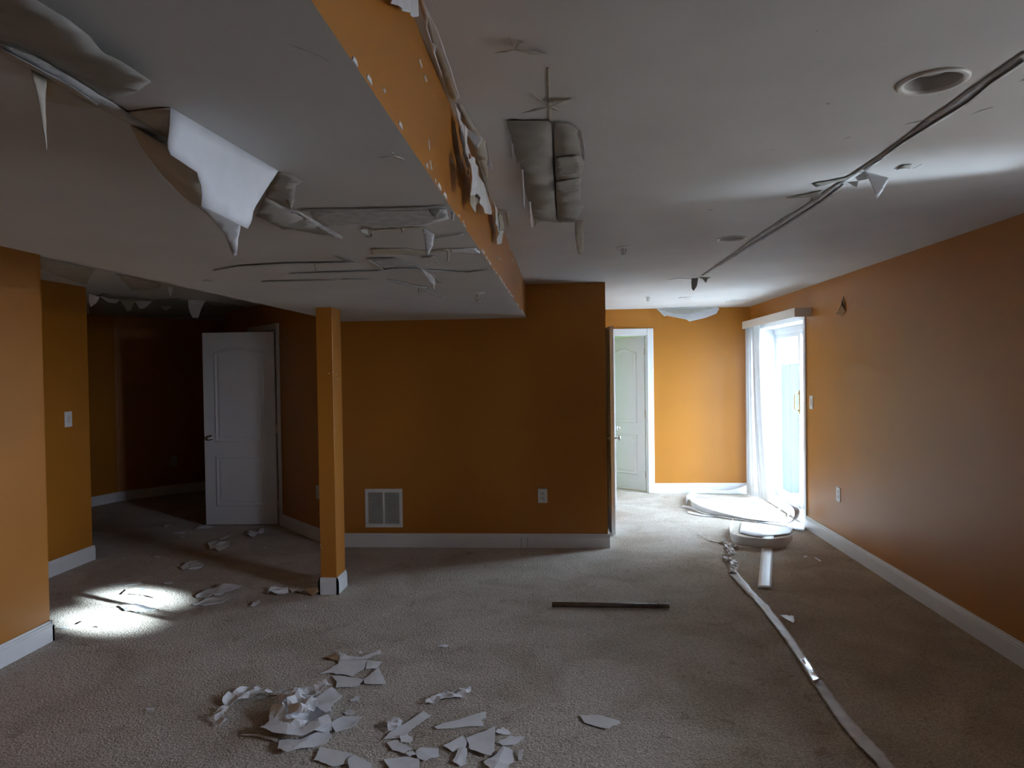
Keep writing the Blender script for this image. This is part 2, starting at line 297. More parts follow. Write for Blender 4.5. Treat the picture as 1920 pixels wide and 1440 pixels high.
# ------------------------------------------------------------------ doors
def poly_inset(P, d):
    n = len(P); out = []
    for i in range(n):
        a, b, c = Vector(P[i - 1]), Vector(P[i]), Vector(P[(i + 1) % n]); e1 = (b - a).normalized(); e2 = (c - b).normalized()
        n1 = Vector((-e1.y, e1.x)); n2 = Vector((-e2.y, e2.x)); s = (n1 + n2); s = s / max(.3, s.dot(n1)) if s.length > 1e-6 else n1
        out.append(b + s * d)
    return out
def door_panel(name, o, ux, un, P, parent, m='door'):
    rings = [(0, 0), (.010, .007), (.020, .009), (.032, .003), (.045, .003), (.058, .007)]
    v = []; f = []; n = len(P)
    for ins, h in rings:
        for q in poly_inset(P, ins): v.append(o + ux * q.x + Z3 * q.y + un * h)
    for k in range(len(rings) - 1):
        for i in range(n): j = (i + 1) % n; f.append((k * n + i, k * n + j, (k + 1) * n + j, (k + 1) * n + i))
    f.append(tuple((len(rings) - 1) * n + i for i in range(n)))
    return mk(name, v, f, m, parent)
def door_leaf(name, o, ux, un, wd_, h, label, m='door', t=.035, knob_s=None, both=True, group=None, knob='nickel', hinges=True, z0=.012):
    """o hinge foot, ux along leaf, un normal of the face that is seen"""
    o, ux, un = Vector(o), Vector(ux).normalized(), Vector(un).normalized()
    e = empty(name, o, label, 'door', group, 'structure')
    MB().frame_box(o, ux, un, Z3, 0, wd_, -t, 0, z0, h).build('leaf', m, e, bevel=.002)
    a, b = .115, wd_ - .115
    up = [(a, .88), (b, .88), (b, h - .20)] + [(b + (a - b) * i / 12, h - .20 + .055 * (math.sin(math.pi * i / 12) ** 1.6)) for i in range(1, 12)] + [(a, h - .20)]
    lo = [(a, .20), (b, .20), (b, .74), (a, .74)]
    for nn, oo in (((un, o),) + (((-un, o - un * t),) if both else ())):
        for P in (up, lo):
            PP = [Vector(p) for p in P]
            door_panel('panel', oo + nn * .0005, ux, nn, PP, e, m)
    ks = wd_ - .065
    for nn, oo in ((un, o), (-un, o - un * t)):
        c = oo + ux * ks + Z3 * .93
        k = MB().lathe(c, nn, [(.031, -.001), (.031, .006), (.024, .010), (.011, .014), (.010, .028), (.020, .034), (.027, .044), (.028, .054), (.022, .064), (.0, .068)], 20).build('knob', knob, e, True)
    if hinges:
        for hz in (.22, h * .5, h - .2):
            MB().lathe(o + Z3 * (hz - .045) + un * .006 - ux * .004, Z3, [(.0065, 0), (.0065, .09)], 10).frame_box(o, ux, un, Z3, -.035, .0, -.002, .004, hz - .045, hz + .045).build('hinge', 'nickel', e)
    return e
# open white door in the angled wall
Hd = Vector((-3.005, 7.07, 0)); Hend = Vector((-3.775, 7.045, 0)); ux = (Hend - Hd).normalized(); un = Vector((-ux.y, ux.x, 0)); un = un if un.y < 0 else -un
door_leaf('door_1', Hd, ux, un, .765, 2.035, 'white arched two-panel door standing open by the angled wall', hinges=True)
tr = empty('trim_1', A0 + AD * sO, 'white casing round the doorway of the angled wall', 'door casing', kind='structure')
for a0, a1, z0, z1 in ((sO - .062, sO + .004, 0, 2.125), (sE - .004, sE + .062, 0, 2.125), (sO + .004, sE - .004, 2.06, 2.125)):
    MB().frame_box(A0, AD, AN, Z3, a0, a1, -.018, 0, z0, z1).build('casing', 'trim', tr, bevel=.004)
for a0, a1, z0, z1 in ((sO, sO + .015, 0, 2.06), (sE - .015, sE, 0, 2.06), (sO + .015, sE - .015, 2.045, 2.06)):
    MB().frame_box(A0, AD, AN, Z3, a0, a1, -.001, .121, z0, z1).build('jamb', 'trim', tr)
# two narrow doors ajar on the hall wall
def hall_door(name, hy, ny, nx, label):
    hp = Vector((XH + .012, hy, 0)); np_ = Vector((nx, ny, 0)); u = (np_ - hp).normalized(); n = Vector((-u.y, u.x, 0)); n = n if n.x > 0 else -n
    door_leaf(name, hp + n * .035, u, n, (np_ - hp).length, 2.0, label, hinges=False)
hall_door('door_2', DA1 - .005, 6.637, .456, 'white hall door ajar at the corner of the vent wall')
hall_door('door_3', DB1 - .005, 7.766, .556, 'white hall door ajar nearer the bright end wall')
# far doorway
tr = empty('trim_2', ((OX0 + OX1) / 2, YF, 0), 'white casing round the doorway of the bright end wall', 'door casing', kind='structure')
for x0, x1, z0, z1 in ((OX1 - .004, OX1 + .075, 0, 2.11), (OX0 - .048, OX0 + .004, 0, 2.11), (OX0 + .004, OX1 - .004, 2.03, 2.11)):
    box('casing', 'trim', x0, x1, YF - .02, YF, z0, z1, tr, bevel=.006)
for x0, x1, z0, z1 in ((OX1 - .016, OX1, 0, OZ), (OX0, OX0 + .016, 0, OZ), (OX0 + .016, OX1 - .016, OZ - .016, OZ)):
    box('jamb', 'trim', x0, x1, YF - .001, YF + .145, z0, z1, tr)
u = Vector((-.50, .40, 0)).normalized(); n = Vector((-u.y, u.x, 0)); n = n if n.y < 0 else -n
door_leaf('door_4', (OX1 - .026, YF + .125, 0), u, n, .62, 2.015, 'pale arched door opening into the green room', hinges=True)
# ------------------------------------------------------------------ sliding door
sd = empty('door_5', (XG, (FY0 + FY1) / 2, 0), 'white framed sliding glass door in the right wall', 'sliding door', kind='structure')
for nm, a in (('jamb', (XR - .004, XG + .03, FY1 - .012, FY1, 0, FZ)), ('jamb', (XR - .004, XG + .03, FY0, FY0 + .012, 0, FZ)), ('head', (XR - .004, XG + .03, FY0 + .012, FY1 - .012, FZ - .012, FZ)), ('threshold', (XR + .02, XG + .03, FY0 + .012, FY1 - .012, .0, .02)),
              ('head_rail', (XG - .06, XG + .03, FY0 + .012, FY1 - .012, FZ - .08, FZ - .012)),
              ('casing', (XR - .016, XR, FY0 - .05, FY0 + .002, 0, FZ + .05)), ('casing', (XR - .016, XR, FY1 - .002, FY1 + .05, 0, FZ + .05)), ('casing', (XR - .016, XR, FY0 + .002, FY1 - .002, FZ - .002, FZ + .05))):
    box(nm, 'trim', *a, sd, bevel=.003)
mid = (FY0 + FY1) / 2
for y0, y1, xo in ((mid - .03, FY1 - .012, 0), (FY0 + .012, mid + .03, .035)):
    x0, x1 = XG - .04 + xo, XG - .008 + xo
    p = MB().box(x0, x1, y0, y0 + .065, .02, FZ - .05).box(x0, x1, y1 - .065, y1, .02, FZ - .05).box(x0, x1, y0 + .065, y1 - .065, .02, .11).box(x0, x1, y0 + .065, y1 - .065, FZ - .13, FZ - .05).build('sash', 'trim', sd)
    box('pane', 'glass', x0 + .012, x0 + .016, y0 + .06, y1 - .06, .105, FZ - .125, p)
hy = mid + .005; hx = XG - .04
MB().tube([(hx - .002, hy, 1.10), (hx - .035, hy, 1.11), (hx - .05, hy, 1.13), (hx - .05, hy, 1.27), (hx - .035, hy, 1.29), (hx - .002, hy, 1.30)], .009).box(hx - .006, hx, hy - .02, hy + .02, 1.07, 1.33).build('handle', 'brass', sd, True)
# window beside the camera (source of the side light)
sd = empty('window_1', (XG, (NY0 + NY1) / 2, NS), 'white framed window high in the right wall', 'window', kind='structure')
for a in ((XR - .004, XG + .03, NY1 - .02, NY1, NS, NZ), (XR - .004, XG + .03, NY0, NY0 + .02, NS, NZ), (XR - .004, XG + .03, NY0 + .02, NY1 - .02, NZ - .02, NZ), (XR - .02, XG + .03, NY0 + .02, NY1 - .02, NS, NS + .02)):
    box('frame', 'trim', *a, sd)
m_ = (NY0 + NY1) / 2
box('stile', 'trim', XG - .03, XG, m_ - .02, m_ + .02, NS + .02, NZ - .02, sd)
for y0, y1 in ((NY0 + .02, m_ - .02), (m_ + .02, NY1 - .02)): box('pane', 'window_glass', XG - .018, XG - .014, y0, y1, NS + .02, NZ - .02, sd)
sd = empty('window_2', (XG, 10.45, .75), 'white framed window of the small green room', 'window', kind='structure')
for y0, y1, z0, z1 in ((9.7, 9.74, .75, 2.05), (11.16, 11.2, .75, 2.05), (9.74, 11.16, .75, .79), (9.74, 11.16, 2.01, 2.05)): box('frame', 'trim', XG - .05, XG, y0, y1, z0, z1, sd)
box('pane', 'window_glass', XG - .027, XG - .023, 9.74, 11.16, .79, 2.01, sd)
# ------------------------------------------------------------------ valance and vertical blind
VX = 2.225; vy0, vy1 = 6.815, 8.75; vz0, vz1 = 2.066, 2.153
va = empty('blind_valance', ((VX + XR) / 2, (vy0 + vy1) / 2, vz0), 'cream blind valance boxed over the sliding door', 'valance')
MB().box(VX, VX + .006, vy0, vy1, vz0, vz1).box(VX + .006, XR, vy0 + .006, vy1 - .006, vz1 - .006, vz1).build('front', 'valance', va, bevel=.002)
for y0 in (vy0, vy1 - .006): box('end_cap', 'valance', VX + .006, XR, y0, y0 + .006, vz0, vz1 - .006, va)
box('head_track', 'trim', VX + .05, VX + .09, vy0 + .02, vy1 - .02, vz1 - .045, vz1 - .006, va)
bl = empty('vertical_blind', (VX + .07, 8.4, .03), 'stack of white vertical blind vanes beside the sliding door', 'blind')
def vane_path(pts, name, parent, m='vane', bow=.004):
    """pts: list of (centre, across unit vector, half width, bow normal)"""
    v = []; f = []
    for c, a, hw, nrm in pts:
        for k in range(5): q = -1 + k * .5; v.append(c + a * hw * q + nrm * bow * (1 - q * q))
    for i in range(len(pts) - 1):
        for k in range(4): f.append((i * 5 + k, i * 5 + k + 1, (i + 1) * 5 + k + 1, (i + 1) * 5 + k))
    o = mk(name, v, f, m, parent, True)
    s = o.modifiers.new('thick', 'SOLIDIFY'); s.thickness = .0015; s.offset = 0
    return o
for i, (yy, ang, lean) in enumerate(((8.70, .25, 0), (8.66, .1, .0), (8.61, .3, .0), (8.56, .15, .0), (8.50, .35, .02), (8.43, .55, .07), (8.40, .9, .10))):
    a = Vector((math.cos(ang), -math.sin(ang), 0)); n = Vector((-a.y, a.x, 0)); pts = []
    for k in range(9):
        q = k / 8; pts.append((Vector((VX + .07 + .01 * (i % 2) + lean * q * q * .6, yy - lean * q * q, vz1 - .04 - q * (vz1 - .04 - .035))), a, .0445, n))
    vane_path(pts, 'vane', bl, bow=.006)
# ------------------------------------------------------------------ vent, outlets, switches
p0, p1 = on_y(684.5, 916.5, YB), on_y(755.5, 988.5, YB); vx0, vx1, vz1_, vz0_ = p0.x, p1.x, p0.z, p1.z
ve = empty('return_air_vent', ((vx0 + vx1) / 2, YB, vz0_), 'square white louvred return air vent on the shaded wall', 'vent')
bd = .028
MB().box(vx0, vx1, YB - .008, YB, vz0_, vz0_ + bd + .006).box(vx0, vx1, YB - .008, YB, vz1_ - bd - .006, vz1_).box(vx0, vx0 + bd, YB - .008, YB, vz0_ + bd, vz1_ - bd).box(vx1 - bd, vx1, YB - .008, YB, vz0_ + bd, vz1_ - bd).build('frame', 'plastic', ve)
mx = (vx0 + vx1) / 2; box('divider', 'plastic', mx - .008, mx + .008, YB - .009, YB - .001, vz0_ + bd, vz1_ - bd, ve)
first = None; ns = 23; zz0, zz1 = vz0_ + bd + .008, vz1_ - bd - .008
for i in range(ns):
    z = zz0 + (zz1 - zz0) * (i + .5) / ns
    if first is None:
        first = MB().hexa([(vx0 + bd, YB - .0085, z - .0032), (vx1 - bd, YB - .0085, z - .0032), (vx1 - bd, YB - .0075, z - .0032), (vx0 + bd, YB - .0075, z - .0032), (vx0 + bd, YB - .003, z + .002), (vx1 - bd, YB - .003, z + .002), (vx1 - bd, YB - .002, z + .002), (vx0 + bd, YB - .002, z + .002)]).build('slat', 'plastic', ve); fz = z
    else:
        o = first.copy(); COL.objects.link(o); o.parent = ve; o.location = first.location + Vector((0, 0, z - fz))
for sx in (vx0 + .075, vx1 - .075):
    for sz in (vz0_ + .016, vz1_ - .016): MB().lathe((sx, YB - .0075, sz), (0, -1, 0), [(.005, 0), (.004, .002), (0, .0025)], 8).build('screw', 'nickel', ve)
def wall_plate(name, c, n, label, cat, kind='outlet', w_=.084, h_=.128, group=None):
    c, n = Vector(c), Vector(n).normalized(); u = Vector((-n.y, n.x, 0)); e = empty(name, c - Z3 * h_ / 2, label, cat, group)
    MB().frame_box(c, u, n, Z3, -w_ / 2, w_ / 2, -.001, .006, -h_ / 2, h_ / 2).build('plate', 'plastic', e, bevel=.004)
    if kind == 'outlet':
        for s_ in (-1, 1):
            q = MB(); prof = []
            o = c + Z3 * s_ * .021 + n * .006
            pts = [(.017 * math.cos(a), .0145 * math.sin(a)) for a in [2 * math.pi * k / 16 for k in range(16)]]
            v = [o + u * x + Z3 * z for x, z in pts] + [o + u * x + Z3 * z + n * .002 for x, z in pts]
            f = [(k, (k + 1) % 16, 16 + (k + 1) % 16, 16 + k) for k in range(16)] + [tuple(range(16, 32))]
            fc = mk('socket_face', v, f, 'ivory', e)
            MB().frame_box(o, u, n, Z3, -.0075, -.0052, .0015, .0026, -.002, .006).frame_box(o, u, n, Z3, .0052, .0075, .0015, .0026, -.002, .006).frame_box(o, u, n, Z3, -.0022, .0022, .0015, .0026, -.009, -.005).build('slots', 'slot', fc)
    else:
        MB().frame_box(c, u, n, Z3, -.018, .018, .005, .0075, -.035, .035).build('switch_bezel', 'plastic', e)
        MB().frame_box(c, u, n, Z3, -.015, .015, .0075, .011, -.030, .030).build('rocker', 'ivory', e, bevel=.002)
    return e
p = on_y(1017.5, 929.5, YB); wall_plate('wall_outlet', p, (0, -1, 0), 'white duplex outlet on the shaded wall near the hall corner', 'outlet')
p = on_x(1572.5, 927, XR); wall_plate('wall_outlet', p, (-1, 0, 0), 'white duplex outlet low on the right wall', 'outlet')
p = on_x(1521.5, 754.5, XR); wall_plate('light_switch', p, (-1, 0, 0), 'white light switch beside the sliding door', 'switch', 'switch')
p = on_x(127.5, 786, XW2); wall_plate('light_switch', p, (1, 0, 0), 'white light switch on the alcove wall', 'switch', 'switch')
dn = (P2 - P1).normalized(); dn = Vector((dn.y, -dn.x, 0)); p = on_plane(326, 865, P1, dn); wall_plate('wall_outlet', p, dn, 'dim outlet on the unlit alcove wall', 'outlet')
p = on_plane(597, 923, A0, AN); wall_plate('wall_outlet', p, -AN, 'white outlet on the angled wall half behind the column', 'outlet')
# ------------------------------------------------------------------ ceiling fittings
def can_light(x, y, label, r=.089, depth=.10):
    c = on_z(x, y, ZC); e = empty('recessed_light', (c.x, c.y, ZC - .008), label, 'ceiling light')
    MB().lathe((c.x, c.y, ZC - .001), (0, 0, -1), [(r, 0), (r, .004), (r * .94, .009), (r * .80, .010), (r * .78, .0)], 40, caps=False).build('trim_ring', 'plastic', e, True)
    prof = []; n = 9
    for k in range(n): q = k / n; prof += [(r * (.78 - .20 * q), -.008 + .0066 * k * .0 - .0), ]
    pr = []
    for k in range(n):
        rr = r * (.79 - .022 * k); pr += [(rr, .0085 - .0008 * k), (rr - .0012, .0085 - .0008 * k - .0006)]
    MB().lathe((c.x, c.y, ZC - .0005), (0, 0, -1), pr + [(r * .5, .0012), (0, .001)], 40).build('baffle', 'lampbaffle', e)
    MB().lathe((c.x, c.y, ZC - .001), (0, 0, -1), [(r * .42, 0), (r * .42, .004), (r * .36, .0075), (r * .2, .009), (0, .0095)], 28).build('bulb', 'lampbaffle', e, True)
def can_light_deep(x, y, label, r=.089):
    c = on_z(x, y, ZC); e = empty('recessed_light', (c.x, c.y, ZC - .006), label, 'ceiling light')
    MB().lathe((c.x, c.y, ZC), (0, 0, -1), [(r, -.001), (r, .004), (r * .93, .008), (r * .82, .006), (r * .80, -.001)], 48, caps=False).build('trim_ring', 'plastic', e, True)
    pr = []
    for k in range(14):
        h = -.001 - .0052 * k; rr = r * (.81 - .013 * k); pr += [(rr, h), (rr - .0025, h - .0018)]
    pr += [(r * .60, -.085), (0, -.086)]
    m = MB().lathe((c.x, c.y, ZC), (0, 0, -1), pr, 48, caps=False); m.build('baffle', 'lampbaffle', e, True)
    MB().lathe((c.x, c.y, ZC), (0, 0, -1), [(r * .35, -.084), (r * .5, -.06), (r * .52, -.04), (r * .45, -.028), (r * .2, -.022), (0, -.021)], 32).build('bulb', 'lampbaffle', e, True)
    return c
CANS = [can_light_deep(1749, 152, 'deep recessed ceiling light beside the long seam'), can_light_deep(1372, 447, 'recessed ceiling light nearer the seam tear'), ]
can_light(1286, 558, 'small flush ceiling light before the sagging tear', r=.08)
# openings for the deep lights are cut through the ceiling slab
cut = MB()
for c in CANS: cut.lathe((c.x, c.y, ZC - .02), Z3, [(.076, 0), (.076, .12)], 40)
def cut_holes(o, cm):
    c = cm.build('cutter', 'dark'); b = o.modifiers.new('holes', 'BOOLEAN'); b.object = c; b.operation = 'DIFFERENCE'; b.solver = 'EXACT'
    dg = bpy.context.evaluated_depsgraph_get(); me = bpy.data.meshes.new_from_object(o.evaluated_get(dg)); o.modifiers.clear(); o.data = me; bpy.data.objects.remove(c)
cut_holes(ceiling, cut)
def sprinkler(x, y, z, label):
    c = on_z(x, y, z); e = empty('fire_sprinkler', (c.x, c.y, z - .06), label, 'sprinkler')
    MB().lathe((c.x, c.y, z + .001), (0, 0, -1), [(.042, 0), (.042, .003), (.03, .006), (.012, .007), (.012, .012)], 24).build('escutcheon', 'plastic', e, True)
    MB().tube([(c.x - .014, c.y, z - .01), (c.x - .016, c.y, z - .035), (c.x - .004, c.y, z - .05), (c.x + .004, c.y, z - .05), (c.x + .016, c.y, z - .035), (c.x + .014, c.y, z - .01)], .0035).lathe((c.x, c.y, z - .008), (0, 0, -1), [(.009, 0), (.009, .012), (.005, .016), (.005, .04)], 10).build('yoke', 'nickel', e, True)
    MB().lathe((c.x, c.y, z - .05), (0, 0, -1), [(.004, -.003), (.017, 0), (.017, .003), (0, .004)], 16).build('deflector', 'nickel', e)
sprinkler(1169, 463, ZC, 'pendant sprinkler head on the high ceiling past the hanging strip')
sprinkler(1215, 556, ZC, 'tiny sprinkler head on the ceiling before the end wall')
sprinkler(896, 549, ZS, 'pendant sprinkler head under the dropped soffit')
rg = empty('ceiling_register', on_z(1382, 564, ZC - .006), 'small white air register in the ceiling near the sliding door', 'vent')
q = [on_z(x, y, ZC) for x, y in ((1360, 566), (1391, 565), (1404, 561), (1376, 561.5))]
MB().hexa([p + Vector((0, 0, -.007)) for p in q] + [p + Vector((0, 0, .001)) for p in q]).build('frame', 'plastic', rg)
for k in range(5):
    a, b = q[0].lerp(q[3], (k + 1) / 6), q[1].lerp(q[2], (k + 1) / 6); d = (b - a) * .06
    MB().tube([a + d + Vector((0, 0, -.008)), b - d + Vector((0, 0, -.008))], .004, 4).build('louvre', 'ivory', rg)
# ------------------------------------------------------------------ torn sheets
def tri2d(P, step, jit=.25):
    P = [Vector(p) for p in P]; out = []
    for i, a in enumerate(P):
        b = P[(i + 1) % len(P)]; n = max(1, int((b - a).length / step)); out += [a.lerp(b, k / n) for k in range(n)]
    lo = Vector((min(p.x for p in out), min(p.y for p in out))); hi = Vector((max(p.x for p in out), max(p.y for p in out)))
    pts = list(out); y = lo.y + step * .5; row = 0
    while y < hi.y:
        x = lo.x + step * (.5 + .5 * (row % 2))
        while x < hi.x:
            q = Vector((x + R_.uniform(-jit, jit) * step, y + R_.uniform(-jit, jit) * step))
            if inside(q, out) and min((q - e).length for e in out) > step * .45: pts.append(q)
            x += step
        y += step * .87; row += 1
    n = len(out); v, _, f, _, _, _ = delaunay_2d_cdt(pts, [(i, (i + 1) % n) for i in range(n)], [], 1, 1e-5)
    return v, f
def inside(q, P):
    c = False; n = len(P)
    for i in range(n):
        a, b = P[i], P[i - 1]
        if (a.y > q.y) != (b.y > q.y) and q.x < (b.x - a.x) * (q.y - a.y) / (b.y - a.y) + a.x: c = not c
    return c
def thick(o, t=.0012):
    s = o.modifiers.new('thick', 'SOLIDIFY'); s.thickness = t; s.offset = 0; return o
def jag(P, amp, n=3):
    out = []
    for i, a in enumerate(P):
        b = P[(i + 1) % len(P)]; out.append(Vector(a[:2]))
        for k in range(1, n): q = Vector(a[:2]).lerp(Vector(b[:2]), k / n); out.append(q + Vector((R_.uniform(-amp, amp), R_.uniform(-amp, amp))))
    return out
def sheet(px, z, m, parent=None, step=None, name='torn_patch', bulge=0, off=.0018, jagp=1.2, label=None):
    """outline in photo pixels lying on the ceiling height z; an optional third number lets that corner sag by metres"""
    dr = [(Vector(p[:2]), (p[2] if len(p) > 2 else 0)) for p in px]
    P = []; D = []
    for i, (a, da) in enumerate(dr):
        b, db = dr[(i + 1) % len(dr)]
        for k in range(3):
            q = a.lerp(b, k / 3) + (Vector((R_.uniform(-jagp, jagp), R_.uniform(-jagp, jagp))) if k else Vector((0, 0)))
            d = da + (db - da) * k / 3; w_ = on_z(q.x, q.y, z - off - d); P.append(Vector((w_.x, w_.y))); D.append(d)
    ext = max((a - b).length for a in P for b in P[::3])
    v, f = tri2d(P, step or max(.02, ext / 16)); V = []
    for q in v:
        ws = 0; s = 0; md = 9
        for e, d in zip(P, D): L_ = (q - e).length; md = min(md, L_); k = 1 / (L_ ** 3 + 1e-7); ws += k; s += k * d
        V.append((q.x, q.y, z - off - s / ws - bulge * min(1, md / (ext * .2))))
    o = thick(mk(name, V, f, m, parent, True), .0012)
    if label: o['label'] = label
    return o
def hang(hinge, rest, z, m, parent, curl=.0, name='paper_flap', plane=None, jagp=1.0, label=None, step=None):
    """flap that hangs from the ceiling height z along the line through two hinge pixels"""
    a, b = on_z(*hinge[0], z), on_z(*hinge[1], z)
    ud = (b - a); ud.z = 0; ud.normalize()
    if plane == 'face': n = Vector((a.x, a.y, 0)).normalized(); ud = Vector((n.y, -n.x, 0))
    n = Vector((ud.y, -ud.x, 0)); 
    px = [Vector(h) for h in hinge] + [Vector(r) for r in rest]; P = []
    for i, q in enumerate(px):
        nx = px[(i + 1) % len(px)]
        for k in range(2 if i else 1):
            t = q.lerp(nx, k / 2) + (Vector((R_.uniform(-jagp, jagp), R_.uniform(-jagp, jagp))) if k else Vector((0, 0)))
            w_ = on_plane(t.x, t.y, a, n); P.append(Vector(((w_ - a).dot(ud), min(.004, w_.z - z))))
    ext = max((x - y).length for x in P for y in P)
    v, f = tri2d(P, step or max(.008, ext / 12)); V = []
    sg = -1 if n.dot(a - CAM) > 0 else 1
    for q in v: V.append(a + ud * q.x + Z3 * q.y + n * sg * curl * (q.y / max(ext, 1e-4)) ** 2 * ext)
    o = thick(mk(name, V, f, m, parent, True), .0012)
    if label: o['label'] = label
    return o
GROOVE = {}
def groove(poly, z, parent, depth=.03):
    """an opening cut into the slab over the photo outline"""
    GROOVE.setdefault(parent.name, (parent, []))[1].append(([on_z(x, y, z) for x, y in poly], depth))
def outline(pts, wpx):
    k = [wpx / 2 * (.4 + .6 * math.sin(math.pi * i / max(1, len(pts) - 1))) for i in range(len(pts))]
    return [(p[0], p[1] - h) for p, h in zip(pts, k)], [(p[0], p[1] + h) for p, h in zip(pts, k)]
def crackline(pts, z, wpx, parent, m=None, off=.002):
    up, dn_ = outline(pts, wpx); groove(up + dn_[::-1], z, parent)
def lip(A, B, z, parent, drop, m='joint', off=.004, step=None):
    """a paper edge lifted off the ceiling along side A"""
    return sheet([(*p[:2], drop) for p in A] + [(*p[:2], 0) for p in B[::-1]], z, m, parent, name='lifted_edge', off=off, jagp=.15, step=step)
C0 = lambda p: cr(0, 0, 3, p); C1 = lambda p: cr(560, 0, 3, p); C2 = lambda p: cr(1200, 0, 2.6667, p); C3 = lambda p: cr(380, 360, 3, p); C4 = lambda p: cr(80, 470, 4.364, p); C5 = lambda p: cr(840, 160, 4.364, p)
# --- under the soffit, left of the beam edge
sheet(C0([(-80, -90, .022), (200, 0, .022), (385, 110, .022), (510, 210, .022), (575, 295, .022), (660, 335, .02), (850, 460, .015), (760, 520, .005), (620, 565), (420, 440), (200, 300), (0, 230), (-80, 200)]), ZS, 'board', soffit, label='large bare patch sagging beside the soffit seam')
sheet(C0([(0, 245), (180, 310), (420, 445), (620, 570), (960, 790), (930, 800), (720, 690), (550, 600), (250, 430), (0, 300)]), ZS, 'joint', soffit, name='seam_tape', off=.004)
lip(C0([(0, 272), (190, 372), (400, 485), (552, 590)]), C0([(0, 279), (187, 378), (395, 493), (548, 597)]), ZS, soffit, .010, off=.0045)
sheet(C0([(265, 435), (400, 505), (550, 605), (430, 602), (262, 565)]), ZS, 'tan', soffit, off=.003)
hang(C0([(175, 385), (265, 432)]), C0([(252, 560), (252, 700), (248, 820), (240, 850), (230, 700), (210, 540)]), ZS, 'tan', soffit, .05)
sheet(C0([(720, 632), (960, 605), (950, 800), (940, 815), (730, 690)]), ZS, 'tan', soffit, off=.003)
big = hang(C0([(958, 605), (1565, 960)]), C0([(1500, 1060), (1445, 1160), (1430, 1230), (1410, 1285), (1280, 1220), (1150, 1160), (1140, 1040), (1115, 970), (965, 870), (945, 800)]), ZS, 'paper', soffit, -.12, label='big white sheet of ceiling paper hanging from the soffit', jagp=1.6)
sheet(C0([(735, 705), (950, 830, .03), (1115, 960, .05), (1150, 1150, .05), (1100, 1160), (1040, 1110), (910, 980), (800, 830)]), ZS, 'tan', soffit, off=.004)
hang(C0([(1080, 1130), (1355, 1262)]), C0([(1340, 1340), (1330, 1440), (1310, 1445), (1265, 1320), (1200, 1240)]), ZS - .0, 'paper', soffit, .1, plane='face')
sheet(C0([(1565, 965), (1640, 985), (1705, 1022), (1665, 1040), (1640, 1180), (1490, 1105), (1520, 1030)]), ZS, 'board', soffit, off=.003)
hang(C0([(1600, 1115), (1672, 1040)]), C0([(1650, 1140), (1638, 1185)]), ZS, 'tan', soffit, .1, plane='face')
sheet(C0([(1440, 1215, .02), (1490, 1108), (1640, 1190), (1900, 1330), (1820, 1322), (1640, 1285), (1590, 1290, .02), (1500, 1240, .02)]), ZS, 'board', soffit, off=.003)
sheet(C0([(1660, 1180), (1900, 1330), (1925, 1345), (1880, 1335), (1720, 1245)]), ZS, 'joint', soffit, off=.006, name='seam_tape')
# crack lines, tears and small flaps further along the soffit
for L_, w_ in (([(545, 105), (900, 100), (1250, 92), (1370, 85)], 3), ([(60, 445), (200, 420), (480, 405), (860, 398)], 4), ([(490, 462), (700, 455), (1010, 447)], 3.5), ([(330, 507), (520, 503), (720, 498)], 3), ([(780, 494), (935, 496)], 3), ([(925, 380), (1090, 376), (1150, 398), (1230, 408)], 5), ([(930, 382), (1020, 440), (1060, 434), (1220, 432)], 4), ([(1230, 372), (1300, 366), (1335, 415)], 4), ([(1040, 492), (1080, 505), (1200, 532), (1260, 538)], 4), ([(1230, 545), (1360, 598)], 5), ([(1060, 432), (1250, 440), (1490, 455), (1610, 440)], 3), ([(1310, 262), (1470, 236)], 4), ([(500, 115), (640, 190), (750, 252)], 5), ([(650, 132), (690, 132)], 4), ([(0, 500), (60, 505)], 3)):
    crackline(C3(L_), ZS, w_ / 3, soffit)
    up_, dn2_ = outline(C3(L_), w_ / 3 * 1.6); lip(up_, dn2_, ZS, soffit, .003)
crackline([(530, 78), (560, 90), (600, 105), (620, 118)], ZS, 2.6, soffit); crackline([(545, 95), (565, 92)], ZS, 1.5, soffit)
sheet(C3([(890, 205), (950, 212), (1130, 200), (1250, 195), (1240, 205), (960, 222), (945, 255), (890, 225)]), ZS, 'tan', soffit, off=.003)
sheet(C3([(870, 205, .02), (950, 215, .0), (950, 258, .03), (920, 255, .03)]), ZS, 'board', soffit, off=.005)
sheet(C3([(945, 320), (1100, 318), (1240, 330), (1380, 318), (1390, 335), (1220, 352), (950, 352)]), ZS, 'tan', soffit, off=.003)
sheet(C3([(1380, 318), (1540, 318), (1560, 345), (1400, 342)]), ZS, 'paper', soffit, off=.003)
sheet(C3([(740, 358), (800, 365), (880, 398), (820, 398)]), ZS, 'board', soffit, off=.004)
sheet(C3([(930, 382), (1085, 380), (1150, 402), (1215, 410), (1240, 430), (1030, 442)]), ZS, 'joint', soffit, off=.0015)
sheet(C3([(600, 110), (1250, 95), (1370, 90), (1385, 150), (1250, 190), (950, 208), (880, 180), (700, 200), (620, 150)]), ZS, 'joint', soffit, off=.0012)
sheet(C3([(350, 40), (470, 90), (560, 120), (790, 255), (740, 255), (500, 130), (400, 90)]), ZS, 'joint', soffit, off=.0016)
hang(C3([(1265, 92), (1350, 95)]), C3([(1330, 125), (1310, 147), (1290, 130)]), ZS, 'board', soffit, .1)
hang(C3([(1236, 198), (1305, 240)]), C3([(1296, 300), (1270, 360), (1256, 345)]), ZS, 'paper', soffit, .1, plane='face', label='white triangular paper flap hanging over a crack')
hang(C3([(1390, 95), (1418, 115)]), C3([(1410, 178), (1398, 150)]), ZS, 'paper', soffit, .1, plane='face')
